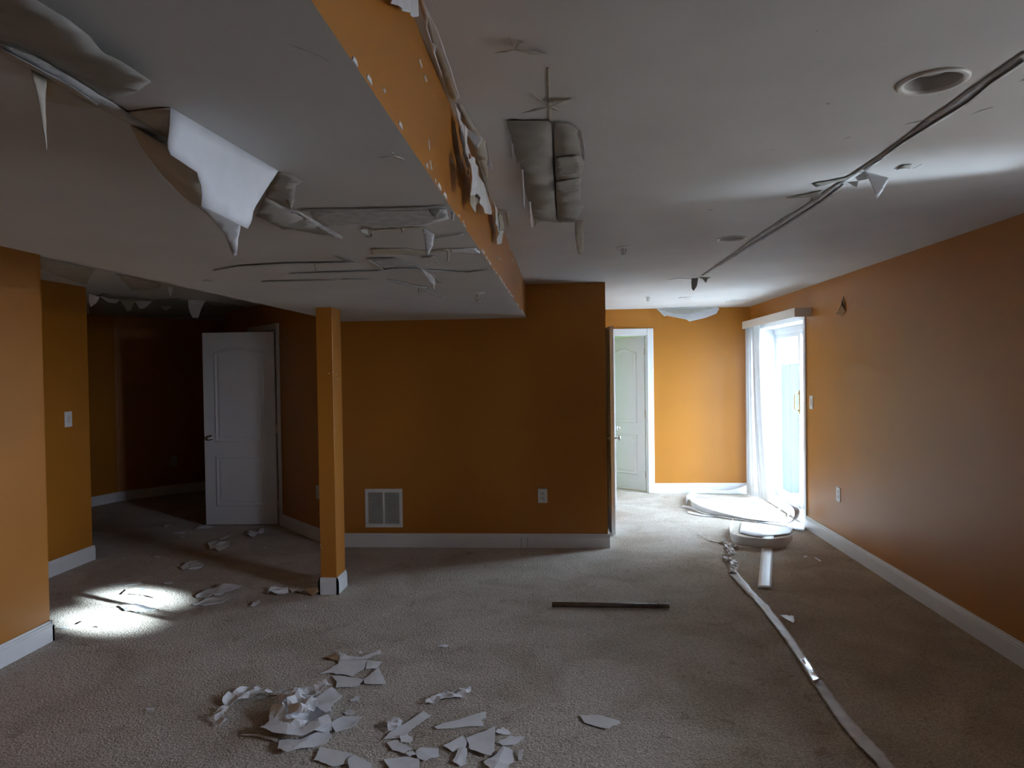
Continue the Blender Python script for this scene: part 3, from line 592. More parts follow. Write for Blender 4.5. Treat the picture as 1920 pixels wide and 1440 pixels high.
hang(C3([(1105, 198), (1138, 198)]), C3([(1128, 232), (1115, 215)]), ZS, 'tan', soffit, .1, plane='face')
hang(C3([(625, 394), (652, 393)]), C3([(645, 415), (640, 450), (632, 430)]), ZS, 'tan', soffit, .1, plane='face')
hang(C3([(1372, 322), (1388, 330)]), C3([(1388, 380), (1370, 408), (1376, 360)]), ZS, 'tan', soffit, .1, plane='face')
hang(C3([(1222, 425), (1290, 468)]), C3([(1310, 520), (1288, 520), (1258, 480)]), ZS, 'paper', soffit, .1, plane='face')
hang(C3([(1285, 465), (1305, 468)]), C3([(1303, 548), (1290, 545)]), ZS, 'tan', soffit, .1, plane='face')
hang(C3([(1308, 482), (1352, 512)]), C3([(1320, 512)]), ZS, 'board', soffit, .1, plane='face')
hang(C3([(1212, 540), (1226, 542)]), C3([(1224, 578), (1217, 582)]), ZS, 'tan', soffit, .1, plane='face')
# star shaped pops where the paper has burst around fixings
def star(x, y, z, parent, arms, m='tan'):
    for dx, dy, w_ in arms:
        px_ = Vector((dx, dy)); nrm = Vector((-px_.y, px_.x)).normalized() * w_
        a, b = Vector((x, y)), Vector((x, y)) + px_
        sheet([(a.x, a.y, .012), (*(a.lerp(b, .5) + nrm), 0.004), (b.x, b.y, 0), (*(a.lerp(b, .5) - nrm), .010)], z, m, parent, name='burst_flap', off=.003, jagp=.3)
        crackline([(a.x, a.y), (a.lerp(b, .5).x, a.lerp(b, .5).y + w_ * .6), (b.x, b.y)], z, w_ * .7, parent, off=.0025)
star(1028, 200, ZC, ceiling, ((50, -14, 3), (-50, 12, 3), (-34, -26, 3), (24, 8, 3)))
star(965, 93, ZC, ceiling, ((-38, 6, 3), (18, -14, 4), (-10, -24, 3), (60, 10, 3)))
star(735, 293, ZS, soffit, ((-28, 2, 2), (2, -12, 3), (24, 6, 2)))
# --- high ceiling beside the beam: the sagging opening with its split
sag = sheet(C1([(1170, 677), (1400, 678), (1420, 690, .0), (1428, 900, 0.0120), (1440, 1150, 0.0210), (1460, 1252, 0.0240), (1390, 1245, 0.0240), (1320, 1220, 0.0210), (1275, 1080, 0.0180), (1250, 925, 0.0120), (1228, 918, 0.0072), (1200, 800, 0.0036)]), ZC, 'board', ceiling, off=.006, label='bare sagging drywall panel torn open beside the beam')
sheet(C1([(1432, 685), (1520, 695), (1570, 735, 0.0060), (1595, 880, 0.0060), (1605, 940, 0.0072), (1590, 1000, 0.0120), (1590, 1120, 0.0120), (1605, 1160, 0.0120), (1555, 1250, 0.0240), (1462, 1252, 0.0270), (1448, 1100, 0.0180), (1444, 900, 0.0120)]), ZC, 'board', ceiling, off=.008, bulge=.004)
groove(C1([(1418, 735), (1440, 735), (1448, 950), (1462, 1240), (1446, 1245), (1424, 1000)]), ZC, ceiling, .06)
for y0, y1, s_ in ((870, 990, 0.0132), (1000, 1090, 0.0180)):
    sheet(C1([(1448, y0 + 20, s_), (1580, y0, s_ * .6), (1582, y1 - 10, s_), (1452, y1, s_ * 1.3)]), ZC, 'board', ceiling, off=.012)
hang(C1([(1560, 730), (1590, 735)]), C1([(1607, 800), (1610, 870), (1605, 918), (1590, 880), (1580, 800)]), ZC - .004, 'paper', ceiling, .1, plane='face')
hang(C1([(1555, 1240), (1605, 1160)]), C1([(1600, 1300), (1605, 1400), (1590, 1435), (1570, 1425), (1555, 1330)]), ZC, 'tan', ceiling, .03, plane='face', label='long narrow paper strip dangling from the torn panel', jagp=.6)
hang(C1([(1192, 790), (1204, 792)]), C1([(1210, 880), (1200, 900), (1192, 840)]), ZC, 'paper', ceiling, .1, plane='face')
hang(C1([(1245, 925), (1262, 928)]), C1([(1270, 1080), (1275, 1195), (1262, 1150), (1252, 1030)]), ZC, 'paper', ceiling, .05, plane='face')
hang(C1([(1290, 1100), (1305, 1130)]), C1([(1318, 1280), (1297, 1275)]), ZC, 'paper', ceiling, .05, plane='face')
hang(C1([(1320, 1222), (1385, 1243)]), C1([(1345, 1250), (1325, 1280)]), ZC, 'tan', ceiling, .05, plane='face')
sheet(C1([(1395, 380), (1412, 380), (1425, 690), (1400, 690)]), ZC, 'tan', ceiling, off=.0015)
crackline(C1([(1380, 250), (1405, 300), (1410, 520), (1415, 680)]), ZC, 1.5, ceiling, 'joint')
# torn lip where ceiling meets the beam
sheet(C1([(655, -30), (690, -30), (740, 110), (775, 255), (830, 320), (905, 548), (872, 570), (850, 545), (800, 400), (760, 300), (725, 150)]), ZC, 'tan', ceiling, off=.006)
sheet(C1([(690, -20), (730, 90), (722, 150), (748, 240), (775, 262), (768, 300), (800, 395), (815, 440), (800, 425), (745, 280), (715, 160), (712, 110)]), ZC, 'paper', ceiling, off=.009, name='torn_edge')
sheet(C1([(700, 0), (775, 160), (830, 315), (905, 545), (898, 552), (822, 325), (768, 165), (692, 0)]), ZC, 'paper', ceiling, off=.012, name='torn_edge')
XS = SX1 + .006
def beamflap(px, m, off=.006, name='paper_flap', label=None, jagp=.8):
    """paper curling off the side face of the beam"""
    P = []; 
    for q in jag([p[:2] for p in px], jagp, 2): w_ = on_x(q.x, q.y, SX1 + off); P.append(Vector((w_.y, min(w_.z, ZC - .002))))
    ext = max((a - b).length for a in P for b in P); v, f = tri2d(P, max(.008, ext / 14)); sd_ = R_.uniform(0, 9)
    V = [(SX1 + off + .012 * abs(math.sin(q.x * 40 + sd_)) + .03 * max(0, (ZC - q.y)) * R_.uniform(.8, 1.2), q.x, q.y) for q in v]
    o = thick(mk(name, V, f, m, soffit), .0012)
    if label: o['label'] = label
    return o
beamflap(C1([(480, -20), (500, 20), (540, 50), (590, 75), (620, 98), (645, 90), (652, 50), (640, 0), (636, -20)]), 'paper', .02)
beamflap(C1([(870, 575), (885, 640), (905, 700), (920, 800), (935, 930), (945, 1000), (960, 1050), (925, 930), (905, 850), (885, 720)]), 'paper', .012, label='white torn paper strips curling off the beam')
beamflap(C1([(915, 700), (940, 760), (945, 850), (975, 900), (985, 940), (1010, 1000), (1030, 1060), (1055, 1130), (1075, 1190), (1060, 1208), (1030, 1200), (1000, 1140), (985, 1095), (950, 1060), (945, 960), (925, 860)]), 'paper', .03)
beamflap(C1([(945, 860), (975, 1000), (965, 1090), (950, 1100), (940, 1000), (930, 900)]), 'paper', .045)
beamflap(C1([(955, 1070), (995, 1095), (975, 1150), (960, 1200), (953, 1150)]), 'tan', .02)
beamflap(C1([(1085, 1130), (1105, 1180), (1115, 1260), (1140, 1300), (1125, 1370), (1105, 1375), (1110, 1310), (1090, 1240)]), 'paper', .02)
beamflap(C1([(1115, 1200), (1135, 1220), (1140, 1290), (1120, 1300)]), 'tan', .03)
hang(C1([(915, 700), (1032, 775)]), C1([(1025, 800), (1012, 830), (980, 800), (935, 745)]), ZC, 'paper', ceiling, -.2, plane='face')
hang(C1([(1050, 800), (1065, 815)]), C1([(1070, 880), (1092, 950), (1085, 955), (1060, 930), (1068, 890)]), ZC, 'paper', ceiling, .05, plane='face')
sheet(C1([(905, 580), (930, 600), (1035, 780), (1060, 810), (1065, 1000), (1050, 1020), (1020, 940), (980, 900), (945, 790)]), ZC, 'tan', ceiling, off=.003)
sheet(C1([(1000, 880), (1060, 1010), (1075, 1120), (1060, 1130), (1040, 1060)]), ZC, 'board', ceiling, off=.005)
sheet(C1([(1085, 1160), (1180, 1180), (1190, 1280), (1180, 1270), (1165, 1190), (1110, 1200), (1135, 1290)]), ZC, 'tan', ceiling, off=.003)
# white chips along the beam arris
chips = MB()
for i in range(130):
    t = R_.random() ** .6; y = 1.0 + t * 5.1
    if noise.noise(Vector((y * 2.2, 3, 0))) < -.12: continue
    c = Vector((SX1 + .001, y, ZS + .003 + abs(R_.gauss(0, .006)))); l = R_.uniform(.006, .03); h = R_.uniform(.002, .007)
    chips.hexa([c + Vector((-.001, -l, -h)), c + Vector((.0016, -l, -h)), c + Vector((.0016, l, -h)), c + Vector((-.001, l, -h)), c + Vector((-.001, -l * .5, h)), c + Vector((.001, -l * .5, h)), c + Vector((.001, l * .7, h)), c + Vector((-.001, l * .7, h))])
for x, y, dx, dy in ((786, 110, 5, 16), (795, 140, 5, 12), (803, 262, 2, 20), (806, 300, 3, 18), (932, 480, 2, 8), (937, 483, 2, 5), (955, 462, 3, 6), (960, 485, 2, 7), (969, 506, 1.5, 5), (719, 165, 3, 8), (845, 300, 2, 5)):
    p = on_x(x, y, SX1 + .001); q = on_x(x + dx, y + dy, SX1 + .001); chips.tube([p, p.lerp(q, .5), q], .0025, 5)
tag(chips.build('paint_chips', 'paper', soffit), kind='stuff')
# --- long seam on the high ceiling
sheet(C2([(1930, 255), (1800, 340), (1600, 480), (1430, 600), (1250, 740), (1120, 830), (1030, 890), (920, 960), (850, 1010), (660, 1130), (540, 1210), (300, 1380), (330, 1375), (560, 1215), (690, 1140), (900, 1010), (1020, 920), (1130, 850), (1310, 725), (1480, 620), (1640, 520), (1750, 420), (1930, 320)]), ZC, 'joint', ceiling, name='seam_tape', off=.003, step=.05)
lip(C2([(1930, 300), (1760, 412), (1640, 512), (1470, 615), (1300, 722), (1130, 850)]), C2([(1930, 309), (1764, 418), (1645, 517), (1476, 621), (1312, 723), (1125, 856)]), ZC, ceiling, .005, off=.005, step=.05)
lip(C2([(1025, 920), (900, 1012), (700, 1140), (540, 1235), (310, 1378)]), C2([(1028, 926), (902, 1016), (702, 1144), (545, 1238), (313, 1381)]), ZC, ceiling, .005, off=.005, step=.05)
groove(C2([(1010, 900), (1080, 870), (1128, 855), (1140, 895), (1090, 905)]), ZC, ceiling, .08)
sheet(C2([(860, 920), (1010, 890), (1075, 872), (1010, 905), (880, 935)]), ZC, 'board', ceiling, off=.004)
hang(C2([(1125, 856), (1248, 890)]), C2([(1215, 950), (1185, 993), (1155, 920)]), ZC, 'paper', ceiling, -.1, plane='face', label='white triangular paper flap hanging from the long seam', jagp=.4)
hang(C2([(1035, 912), (1093, 903)]), C2([(1085, 936), (1060, 925)]), ZC, 'board', ceiling, .1, plane='face')
sheet(C2([(730, 992), (830, 972), (915, 955), (890, 1000), (850, 1010), (860, 985)]), ZC, 'board', ceiling, off=.005)
sheet(C2([(1280, 850), (1310, 828), (1360, 820), (1350, 842)]), ZC, 'board', ceiling, off=.004); crackline(C2([(1365, 842), (1410, 820)]), ZC, 2, ceiling)
for a, b, c, d in ((1325, 622, 1435, 602), (1900, 408, 1935, 395), (1660, 570, 1765, 535), (1020, 700, 1050, 685), (660, 752, 678, 752), (340, 1052, 370, 1050), (930, 520, 950, 520), (878, 158, 890, 158)): crackline(C2([(a, b), ((a + c) / 2, (b + d) / 2 - 3), (c, d)]), ZC, 1.8, ceiling)
hang(C2([(258, 1392), (290, 1390)]), C2([(285, 1430), (268, 1455), (258, 1440)]), ZC, 'board', ceiling, .1, plane='face', label='dark curled flaps where the long seam ends')
hang(C2([(290, 1386), (355, 1386)]), C2([(340, 1392), (330, 1415), (315, 1395)]), ZC, 'board', ceiling, .1, plane='face')
crackline(C2([(135, 1398), (200, 1390), (270, 1396)]), ZC, 1.2, ceiling)
for a, b, c, d in ((1460, 1312, 1660, 1312), (800, 1420, 860, 1418)): crackline(C1([(a, b), ((a + c) / 2, b), (c, d)]), ZC, 1.2, ceiling, 'board')
# corner flap over right wall, sagging sheet over the end wall, dangling scrap on right wall
hang(C2([(1003, 1378), (1095, 1345)]), C2([(1075, 1390), (1060, 1420), (1035, 1445), (1015, 1420)]), ZC, 'paper', ceiling, .1, plane='face', label='torn paper corner hanging over the right wall')
S6 = lambda p: cr(1130, 560, 6.4, p)
sg = S6([(645, 118), (740, 112), (1360, 100), (1400, 118), (1365, 180), (1240, 228), (1170, 245), (1040, 275), (1005, 250), (770, 205), (740, 215), (690, 165)])
V = [on_y(x, y, YF - .05 - .10 * max(0, (y - 578)) / 24) for x, y in sg]
mk('sagging_board', [v + Vector((0, 0, 0)) for v in V], [tuple(range(len(V)))], 'paper', ceiling)['label'] = 'sagging torn ceiling sheet over the bright end wall'
V2 = [on_y(x, y, YF - .165) for x, y in S6([(650, 128), (1350, 106), (1150, 160), (1020, 186), (860, 178), (740, 150)])]
mk('torn_backing', V2, [tuple(range(len(V2)))], 'board', ceiling)
c = on_x(1578, 575, XR)
dl = empty('dangling_scrap', c + Vector((-.01, 0, -.05)), 'brown scrap of torn paper dangling on the right wall', 'scrap')
pp = [on_x(x, y, XR - .006) for x, y in ((1582, 556), (1581, 564), (1583, 572), (1585, 583), (1580, 592), (1572, 588), (1577, 578), (1579, 566))]
thick(mk('torn_leaf', [p + Vector((-.02 * (i % 3) / 2, 0, 0)) for i, p in enumerate(pp)], [tuple(range(8))], 'brownpaper', dl), .002)
MB().tube([on_x(1582, 556, XR - .002), on_x(1578, 570, XR - .025), on_x(1572, 584, XR - .012), on_x(1578, 590, XR - .01)], .0025, 6).build('wire', 'wood', dl)
# --- alcove ceiling
sheet(C4([(-40, 50), (20, 60), (350, 140), (430, 158), (390, 210), (360, 278), (250, 250), (130, 205), (-40, 140)]), ZC, 'tan', ceiling, off=.004, label='tan strip of bare backing over the alcove')
sheet(C4([(600, 190), (960, 270), (965, 305), (850, 325), (720, 325), (680, 260)]), ZC, 'tan', ceiling, off=.004)
sheet(C4([(380, 390), (500, 350), (700, 380), (900, 400), (1100, 390), (1190, 400), (1400, 420), (1650, 450), (1650, 540), (1300, 555), (700, 540), (380, 530)]), ZC, 'board', ceiling, off=.003)
for hg, rs, mm in (([(1190, 400), (1335, 405)], [(1300, 470), (1272, 555), (1225, 550), (1195, 480)], 'paper'), ([(375, 350), (465, 380)], [(440, 430), (390, 465), (378, 430)], 'paper'), ([(630, 400), (760, 410)], [(720, 490), (690, 500), (660, 450)], 'tan'), ([(745, 405), (905, 408)], [(870, 440), (830, 472), (790, 475)], 'paper'), ([(970, 450), (1065, 450)], [(1030, 480), (1000, 492)], 'tan'), ([(1660, 470), (1850, 460)], [(1820, 505), (1780, 552), (1700, 505)], 'paper'), ([(460, 370), (640, 400)], [(600, 430), (540, 425), (500, 400)], 'paper'), ([(1020, 290), (1065, 300)], [(1055, 360), (1045, 390), (1030, 350)], 'paper')):
    hang(C4(hg), C4(rs), ZC, mm, ceiling, .1, plane='face', jagp=.6)
# ------------------------------------------------------------------ litter on the carpet
GRP = 'torn paper scraps on the carpet'
Q = lambda p: cr(360, 1180, 2.743, p); QL = lambda p: cr(60, 960, 3.2, p); QR = lambda p: cr(980, 1000, 2.0426, p); QB = lambda p: cr(1260, 880, 6, p)
def scrap(px, label, z0=.004, amp=.006, freq=14, m='paper', name='paper_scrap', jagp=1.3, group=GRP, step=None, base_px=None):
    P = [on_z(q.x, q.y) for q in jag(px, jagp, 3)]; P = [Vector((p.x, p.y)) for p in P]
    ext = max((a - b).length for a in P for b in P); v, f = tri2d(P, step or max(.006, min(.022, ext / 14)), .35)
    ks = [(Vector((R_.gauss(0, 1), R_.gauss(0, 1))).normalized() * freq * R_.uniform(.6, 1.8), R_.uniform(0, 6.3), R_.uniform(.3, 1)) for _ in range(5)]
    V = []
    for q in v:
        h = 0
        for k, ph, a in ks: t = (k.dot(q) + ph) / 3.1416; t = abs(t - math.floor(t) - .5) * 2; h += a * t * t
        V.append((q.x, q.y, z0 + amp * h * .5))
    zmin = min(v_[2] for v_ in V); V = [(a, b, c - zmin + z0) for a, b, c in V]
    o = thick(mk(name, V, f, m), .0016)
    return tag(o, label, 'paper scrap', group)
# the three-part cluster behind the crumpled heap
scrap(Q([(755, 120), (800, 148), (870, 155), (970, 118), (975, 135), (900, 165), (760, 168)]), 'crinkled paper strip lying across the top of the flat scraps', .010, .010, 30)
scrap(Q([(655, 235), (720, 205), (750, 185), (755, 162), (900, 165), (910, 200), (825, 248), (760, 238), (700, 230)]), 'largest flat grey-white scrap with a pointed end behind the heap', .006, .003)
scrap(Q([(905, 165), (985, 175), (950, 210), (895, 218)]), 'small square scrap touching the flat pointed scrap', .006, .008, 25)
scrap(Q([(720, 245), (790, 250), (880, 268), (860, 300), (740, 308), (745, 275)]), 'blunt scrap with a folded top edge behind the heap', .006, .006)
scrap(Q([(880, 265), (960, 205), (975, 235), (1000, 290), (890, 288)]), 'triangular scrap between the flat scraps and the heap', .007, .004)
scrap(Q([(675, 150), (745, 130), (755, 165), (720, 165)]), 'brown folded scrap tip beside the flat scraps', .006, .012, m='brownpaper')
scrap(Q([(855, 122), (868, 115), (880, 125), (865, 132)]), 'tiny chip at the crinkled strip', .006, .003)
# curled twist left of the heap
scrap(Q([(155, 385), (180, 355), (215, 345), (260, 310), (330, 300), (375, 330), (420, 340), (350, 360), (280, 370), (215, 390), (200, 410), (165, 400)]), 'long twisted paper curl left beside the crumpled heap', .006, .03, 22)
scrap(Q([(110, 440), (150, 420), (190, 412), (170, 450), (160, 480), (190, 495), (140, 510), (115, 480)]), 'hooked end of twisted paper below the long curl', .006, .03, 22)
scrap(Q([(400, 345), (440, 325), (490, 305), (470, 325), (430, 342)]), 'thin pointed sliver at the tip of the long curl', .006, .012, 20)
# crumpled heap
scrap(Q([(395, 520), (400, 460), (440, 380), (560, 355), (690, 370), (720, 450), (720, 540), (600, 560), (450, 560)]), 'broad crumpled sheet at the bottom of the paper heap', .006, .045, 17)
scrap(Q([(440, 385), (500, 360), (600, 345), (690, 318), (720, 350), (600, 400), (500, 400), (450, 420)]), 'ridged crumpled strip along the far side of the paper heap', .035, .04, 26)
scrap(Q([(630, 400), (720, 350), (775, 385), (690, 475), (640, 440)]), 'flat square corner sheet sticking out of the paper heap', .040, .012)
scrap(Q([(350, 555), (420, 515), (560, 560), (700, 490), (720, 530), (560, 590), (450, 585)]), 'swept curved strip across the near side of the paper heap', .035, .03, 14)
scrap(Q([(440, 635), (450, 590), (560, 580), (700, 525), (715, 560), (690, 600), (640, 615), (490, 655)]), 'torn sheet spreading out from the near edge of the paper heap', .008, .02, 14)
scrap(Q([(250, 552), (340, 545), (440, 570), (440, 590), (350, 560)]), 'narrow tail of paper trailing from the heap', .006, .008)
scrap(Q([(480, 420), (560, 400), (650, 450), (600, 510), (500, 500)]), 'crumpled sheet on top of the paper heap', .052, .04, 24)
scrap(Q([(730, 480), (780, 458), (875, 460), (830, 510), (740, 540), (710, 500)]), 'ragged leaf-shaped scrap right against the paper heap', .006, .012, 22)
scrap(Q([(775, 435), (815, 420), (840, 438), (800, 447)]), 'small oval chip above the leaf-shaped scrap', .005, .004)
scrap(Q([(810, 368), (840, 350), (868, 355), (850, 375), (820, 377)]), 'small chip lying alone between heap and flat scraps', .005, .004)
scrap(Q([(625, 680), (660, 615), (820, 645), (835, 665), (800, 700), (720, 715), (690, 700)]), 'flat plain sheet below the paper heap', .006, .003)
scrap(Q([(800, 690), (835, 660), (925, 705), (920, 745), (810, 740)]), 'darker flat sheet overlapped by the plain sheet below the heap', .012, .003)
# right hand litter
scrap(Q([(1200, 375), (1250, 358), (1330, 330), (1430, 313), (1438, 325), (1400, 360), (1330, 372), (1250, 385), (1200, 400)]), 'pleated paper strip with shiny folds lying alone', .006, .02, 36)
scrap(Q([(1080, 500), (1190, 428), (1235, 450), (1130, 520), (1080, 570), (985, 572), (1020, 535)]), 'long flat plank-like scrap with a ragged foot', .006, .003)
scrap(Q([(1000, 495), (1040, 480), (1080, 490), (1075, 520), (1010, 535)]), 'crumpled bit against the plank-like scrap', .012, .018, 30)
scrap(Q([(1065, 560), (1110, 555), (1138, 575), (1120, 602), (1075, 590)]), 'curled bit at the foot of the plank-like scrap', .008, .016, 26)
scrap(Q([(1000, 590), (1060, 575), (1130, 625), (1085, 645), (1030, 630)]), 'flat diamond scrap under the plank-like scrap', .006, .003)
scrap(Q([(1150, 640), (1180, 618), (1270, 620), (1272, 660), (1200, 685), (1160, 670)]), 'squarish scrap with a curled upper edge', .006, .010, 20)
scrap(Q([(985, 680), (1090, 665), (1170, 680), (1165, 725), (1020, 730)]), 'layered torn sheet under the diamond scrap', .006, .008, 22)
scrap(Q([(1085, 650), (1140, 640), (1160, 655), (1120, 668)]), 'sliver between the diamond and the squarish scrap', .010, .006)
scrap(Q([(1245, 510), (1290, 490), (1510, 430), (1512, 460), (1490, 475), (1500, 505), (1260, 520)]), 'flat fish-shaped scrap with a notched end', .006, .003)
scrap(Q([(1290, 610), (1390, 555), (1420, 580), (1400, 625), (1340, 640)]), 'pointed wing of paper beside the bulging scrap', .006, .008)
scrap(Q([(1410, 570), (1560, 515), (1555, 640), (1535, 668), (1430, 630), (1420, 590)]), 'big bulging shiny scrap with a drooping corner', .008, .024, 9)
scrap(Q([(1340, 690), (1375, 620), (1415, 630), (1410, 700), (1380, 712)]), 'folded tongue of paper under the bulging scrap', .006, .018, 18)
scrap(Q([(1560, 545), (1600, 512), (1640, 545), (1600, 550)]), 'small torn triangle beside the bulging scrap', .006, .010)
scrap(Q([(1565, 590), (1640, 555), (1710, 565), (1660, 600), (1600, 605)]), 'flat kite-shaped scrap right of the bulging scrap', .006, .004)
scrap(Q([(1500, 695), (1550, 670), (1600, 625), (1650, 640), (1655, 690), (1620, 730), (1540, 740)]), 'scrap with a curled lip below the kite-shaped scrap', .006, .016, 16)
scrap(Q([(1680, 640), (1705, 635), (1695, 680), (1678, 680)]), 'thin curled sliver below the kite-shaped scrap', .006, .012)
scrap(Q([(1265, 90), (1300, 80), (1330, 85), (1300, 100), (1270, 98)]), 'small pale chip lying alone in mid carpet', .005, .008)
scrap(QR([(218, 700), (290, 705), (370, 725), (375, 740), (350, 745), (330, 758), (235, 730)]), 'cream slab-like scrap lying alone below the wooden stick', .006, .005, m='vane')
scrap(cr(0, 1000, 2.743, [(745, 905), (770, 903), (795, 908), (780, 917), (755, 918)]), 'small white chip lying alone toward the left wall', .005, .006)
scrap(QR([(985, 320), (1010, 318), (1040, 325), (1038, 345), (1010, 332)]), 'chewed cream scrap beside the long tape', .005, .012, m='vane')
scrap(QB([(1480, 985), (1500, 978), (1525, 985), (1500, 993)]), 'tiny white chip near the right baseboard', .004, .003, jagp=.3)
scrap(QB([(1610, 995), (1680, 1035), (1665, 1042), (1605, 1000)]), 'tiny white sliver near the right baseboard', .004, .003, jagp=.3)
# left litter near the column and in the sun
LG = [([(450, 440), (540, 425), (650, 420), (660, 435), (560, 448), (470, 448)], 'flat scrap at the far edge of the sunlit patch', .008),
 ([(785, 430), (845, 422), (848, 432), (800, 440)], 'small strip behind the sunlit patch', .006),
 ([(980, 510), (1085, 465), (1200, 440), (1262, 450), (1220, 475), (1130, 510), (1060, 525), (990, 518)], 'long feathered scrap between sunlit patch and column', .02),
 ([(960, 560), (1040, 535), (1110, 530), (1195, 535), (1140, 555), (1060, 567), (975, 567)], 'blade-shaped scrap in front of the feathered scrap', .014),
 ([(890, 340), (930, 310), (990, 300), (1040, 325), (1000, 345), (950, 358), (900, 350)], 'leaf-like scrap at the edge of the column shadow', .02),
 ([(1055, 190), (1110, 185), (1190, 185), (1185, 210), (1120, 238), (1070, 230), (1060, 210)], 'crumpled scrap in the shade before the white door', .035),
 ([(1125, 165), (1190, 145), (1195, 155), (1140, 170)], 'thin scrap just behind the crumpled shaded scrap', .02),
 ([(1285, 150), (1310, 120), (1350, 125), (1390, 105), (1395, 125), (1330, 155)], 'bird-shaped scrap in front of the white door hinge', .03),
 ([(975, 105), (1010, 90), (1100, 88), (1050, 105), (985, 115)], 'flat scrap against the foot of the white door', .02),
 ([(1310, 570), (1340, 545), (1370, 532), (1365, 555), (1330, 570)], 'small pointed scrap out in front of the column base litter', .012),
 ([(1410, 490), (1440, 465), (1520, 460), (1540, 490), (1490, 510), (1420, 502)], 'curled dark-edged scrap away from the column base', .03),
 ([(1545, 480), (1590, 460), (1640, 472), (1620, 495), (1560, 497)], 'square curled scrap between others by the column base', .03),
 ([(1625, 475), (1690, 470), (1708, 490), (1650, 502)], 'looped scrap touching the column base', .035),
 ([(780, 85), (820, 70), (835, 85), (800, 92)], 'faint scrap deep in the alcove shade', .02),
 ([(870, 158), (910, 150), (925, 158), (890, 166)], 'small bright scrap in the alcove shade', .015),
 ([(835, 130), (930, 122), (900, 138)], 'dull flat scrap in the alcove shade', .01),
 ([(720, 270), (760, 266), (775, 278), (740, 282)], 'small dull scrap before the alcove shade', .012),
 ([(1390, 215), (1405, 208), (1410, 222), (1395, 224)], 'tiny crumb of paper before the angled wall', .015),
 ([(520, 570), (620, 560), (740, 582), (650, 606), (560, 600)], 'overlit scrap in the middle of the sunlit patch', .012),
 ([(150, 715), (240, 690), (330, 665), (430, 660), (440, 676), (330, 690), (200, 708)], 'ragged scrap at the near edge of the sunlit patch by the left baseboard', .014),
 ([(385, 696), (440, 676), (430, 697)], 'small curled chip at the near edge of the sunlit patch', .02),
 ([(540, 500), (570, 470), (640, 462), (700, 470), (810, 490), (740, 520), (640, 500)], 'overlit scrap at the back of the sunlit patch', .012),
 ([(640, 604), (740, 590), (750, 604), (660, 616)], 'curled overlit scrap at the side of the sunlit patch', .02)]
for px_, lb, am in LG: scrap(QL(px_), lb, .005, am, 18, jagp=.8)
# brown scrap leaning on the column
pts = [on_y(x, y, cy0 - .03) for x, y in QL([(1640, 430), (1640, 408), (1668, 400), (1720, 398), (1722, 432), (1690, 450), (1660, 452)])]
zmin = min(p.z for p in pts)
o = thick(mk('paper_scrap', [p + Vector((0, -.03 * (i % 2), -zmin + .002)) for i, p in enumerate(pts)], [tuple(range(len(pts)))], 'brownpaper'), .002); tag(o, 'brown torn scrap standing against the column foot', 'paper scrap', GRP)
pts = [on_y(x, y, cy1 + .05) for x, y in QL([(1655, 392), (1690, 362), (1728, 345), (1745, 345), (1745, 398), (1690, 402)])]; zmin = min(p.z for p in pts)
o = thick(mk('paper_scrap', [p + Vector((0, .03 * (i % 2), -zmin + .002)) for i, p in enumerate(pts)], [tuple(range(len(pts)))], 'paper'), .002); tag(o, 'upright white scrap behind the column foot', 'paper scrap', GRP)
# ------------------------------------------------------------------ stick, tape, fallen blind vanes
a, b = on_z(1035, 1138), on_z(1255, 1141); d = (b - a).normalized(); r = .0165
st = empty('wooden_stick', (a + b) / 2, 'dark round wooden stick lying on the carpet', 'stick')
MB().lathe(a + Z3 * (r + .001), d, [(r * .85, 0), (r, .003), (r, (b - a).length * .9)], 14).build('shaft', 'wood', st, True)
MB().lathe(a + Z3 * (r + .001) + d * (b - a).length * .9, d, [(r * .96, -.004), (r * .92, .02), (r * .92, (b - a).length * .1), (0, (b - a).length * .1 + .001)], 14).build('worn_end', 'brass' if False else 'wood', st, True)
lf = QR([(792, 160), (850, 225), (912, 290), (980, 380), (1055, 488), (1105, 570), (1150, 640), (1215, 735), (1290, 825), (1350, 885), (1365, 905), (1400, 960)])
rt = QR([(822, 155), (880, 222), (945, 288), (1015, 375), (1090, 486), (1140, 560), (1182, 620), (1262, 722), (1330, 795), (1382, 850), (1420, 900), (1470, 960)])
tp = empty('adhesive_tape', on_z(*lf[4]), 'long crinkled strip of tape stretched over the carpet', 'tape')
def ribbon_flat(l, r, m, name, parent, z=.004, amp=.006, n=6, sub=8, freq=30):
    V = []; f = []; N_ = (len(l) - 1) * sub + 1
    for i in range(N_):
        s, t = divmod(i, sub); s, t = (s, t / sub) if s < len(l) - 1 else (len(l) - 2, 1.0)
        A, B = on_z(*Vector(l[s][:2]).lerp(Vector(l[s + 1][:2]), t)), on_z(*Vector(r[s][:2]).lerp(Vector(r[s + 1][:2]), t))
        for k in range(n):
            p = A.lerp(B, k / (n - 1)); h = abs(noise.noise(Vector((p.x * freq * .5, p.y * freq * .35, 1.7)))) + .6 * abs(noise.noise(Vector((p.x * freq, p.y * freq, 5.1))))
            V.append(p + Z3 * (z + amp * h * 1.6))
    for i in range(N_ - 1):
        for k in range(n - 1): f.append((i * n + k, i * n + k + 1, (i + 1) * n + k + 1, (i + 1) * n + k))
    return thick(mk(name, V, f, m, parent, True), .001)
ribbon_flat(lf, rt, 'tape', 'strip', tp, amp=.010)
ribbon_flat(QR([(1058, 492), (1085, 535), (1112, 582)]), QR([(1088, 490), (1112, 530), (1142, 575)]), 'shiny', 'shiny_patch', tp, z=.017, amp=.006)
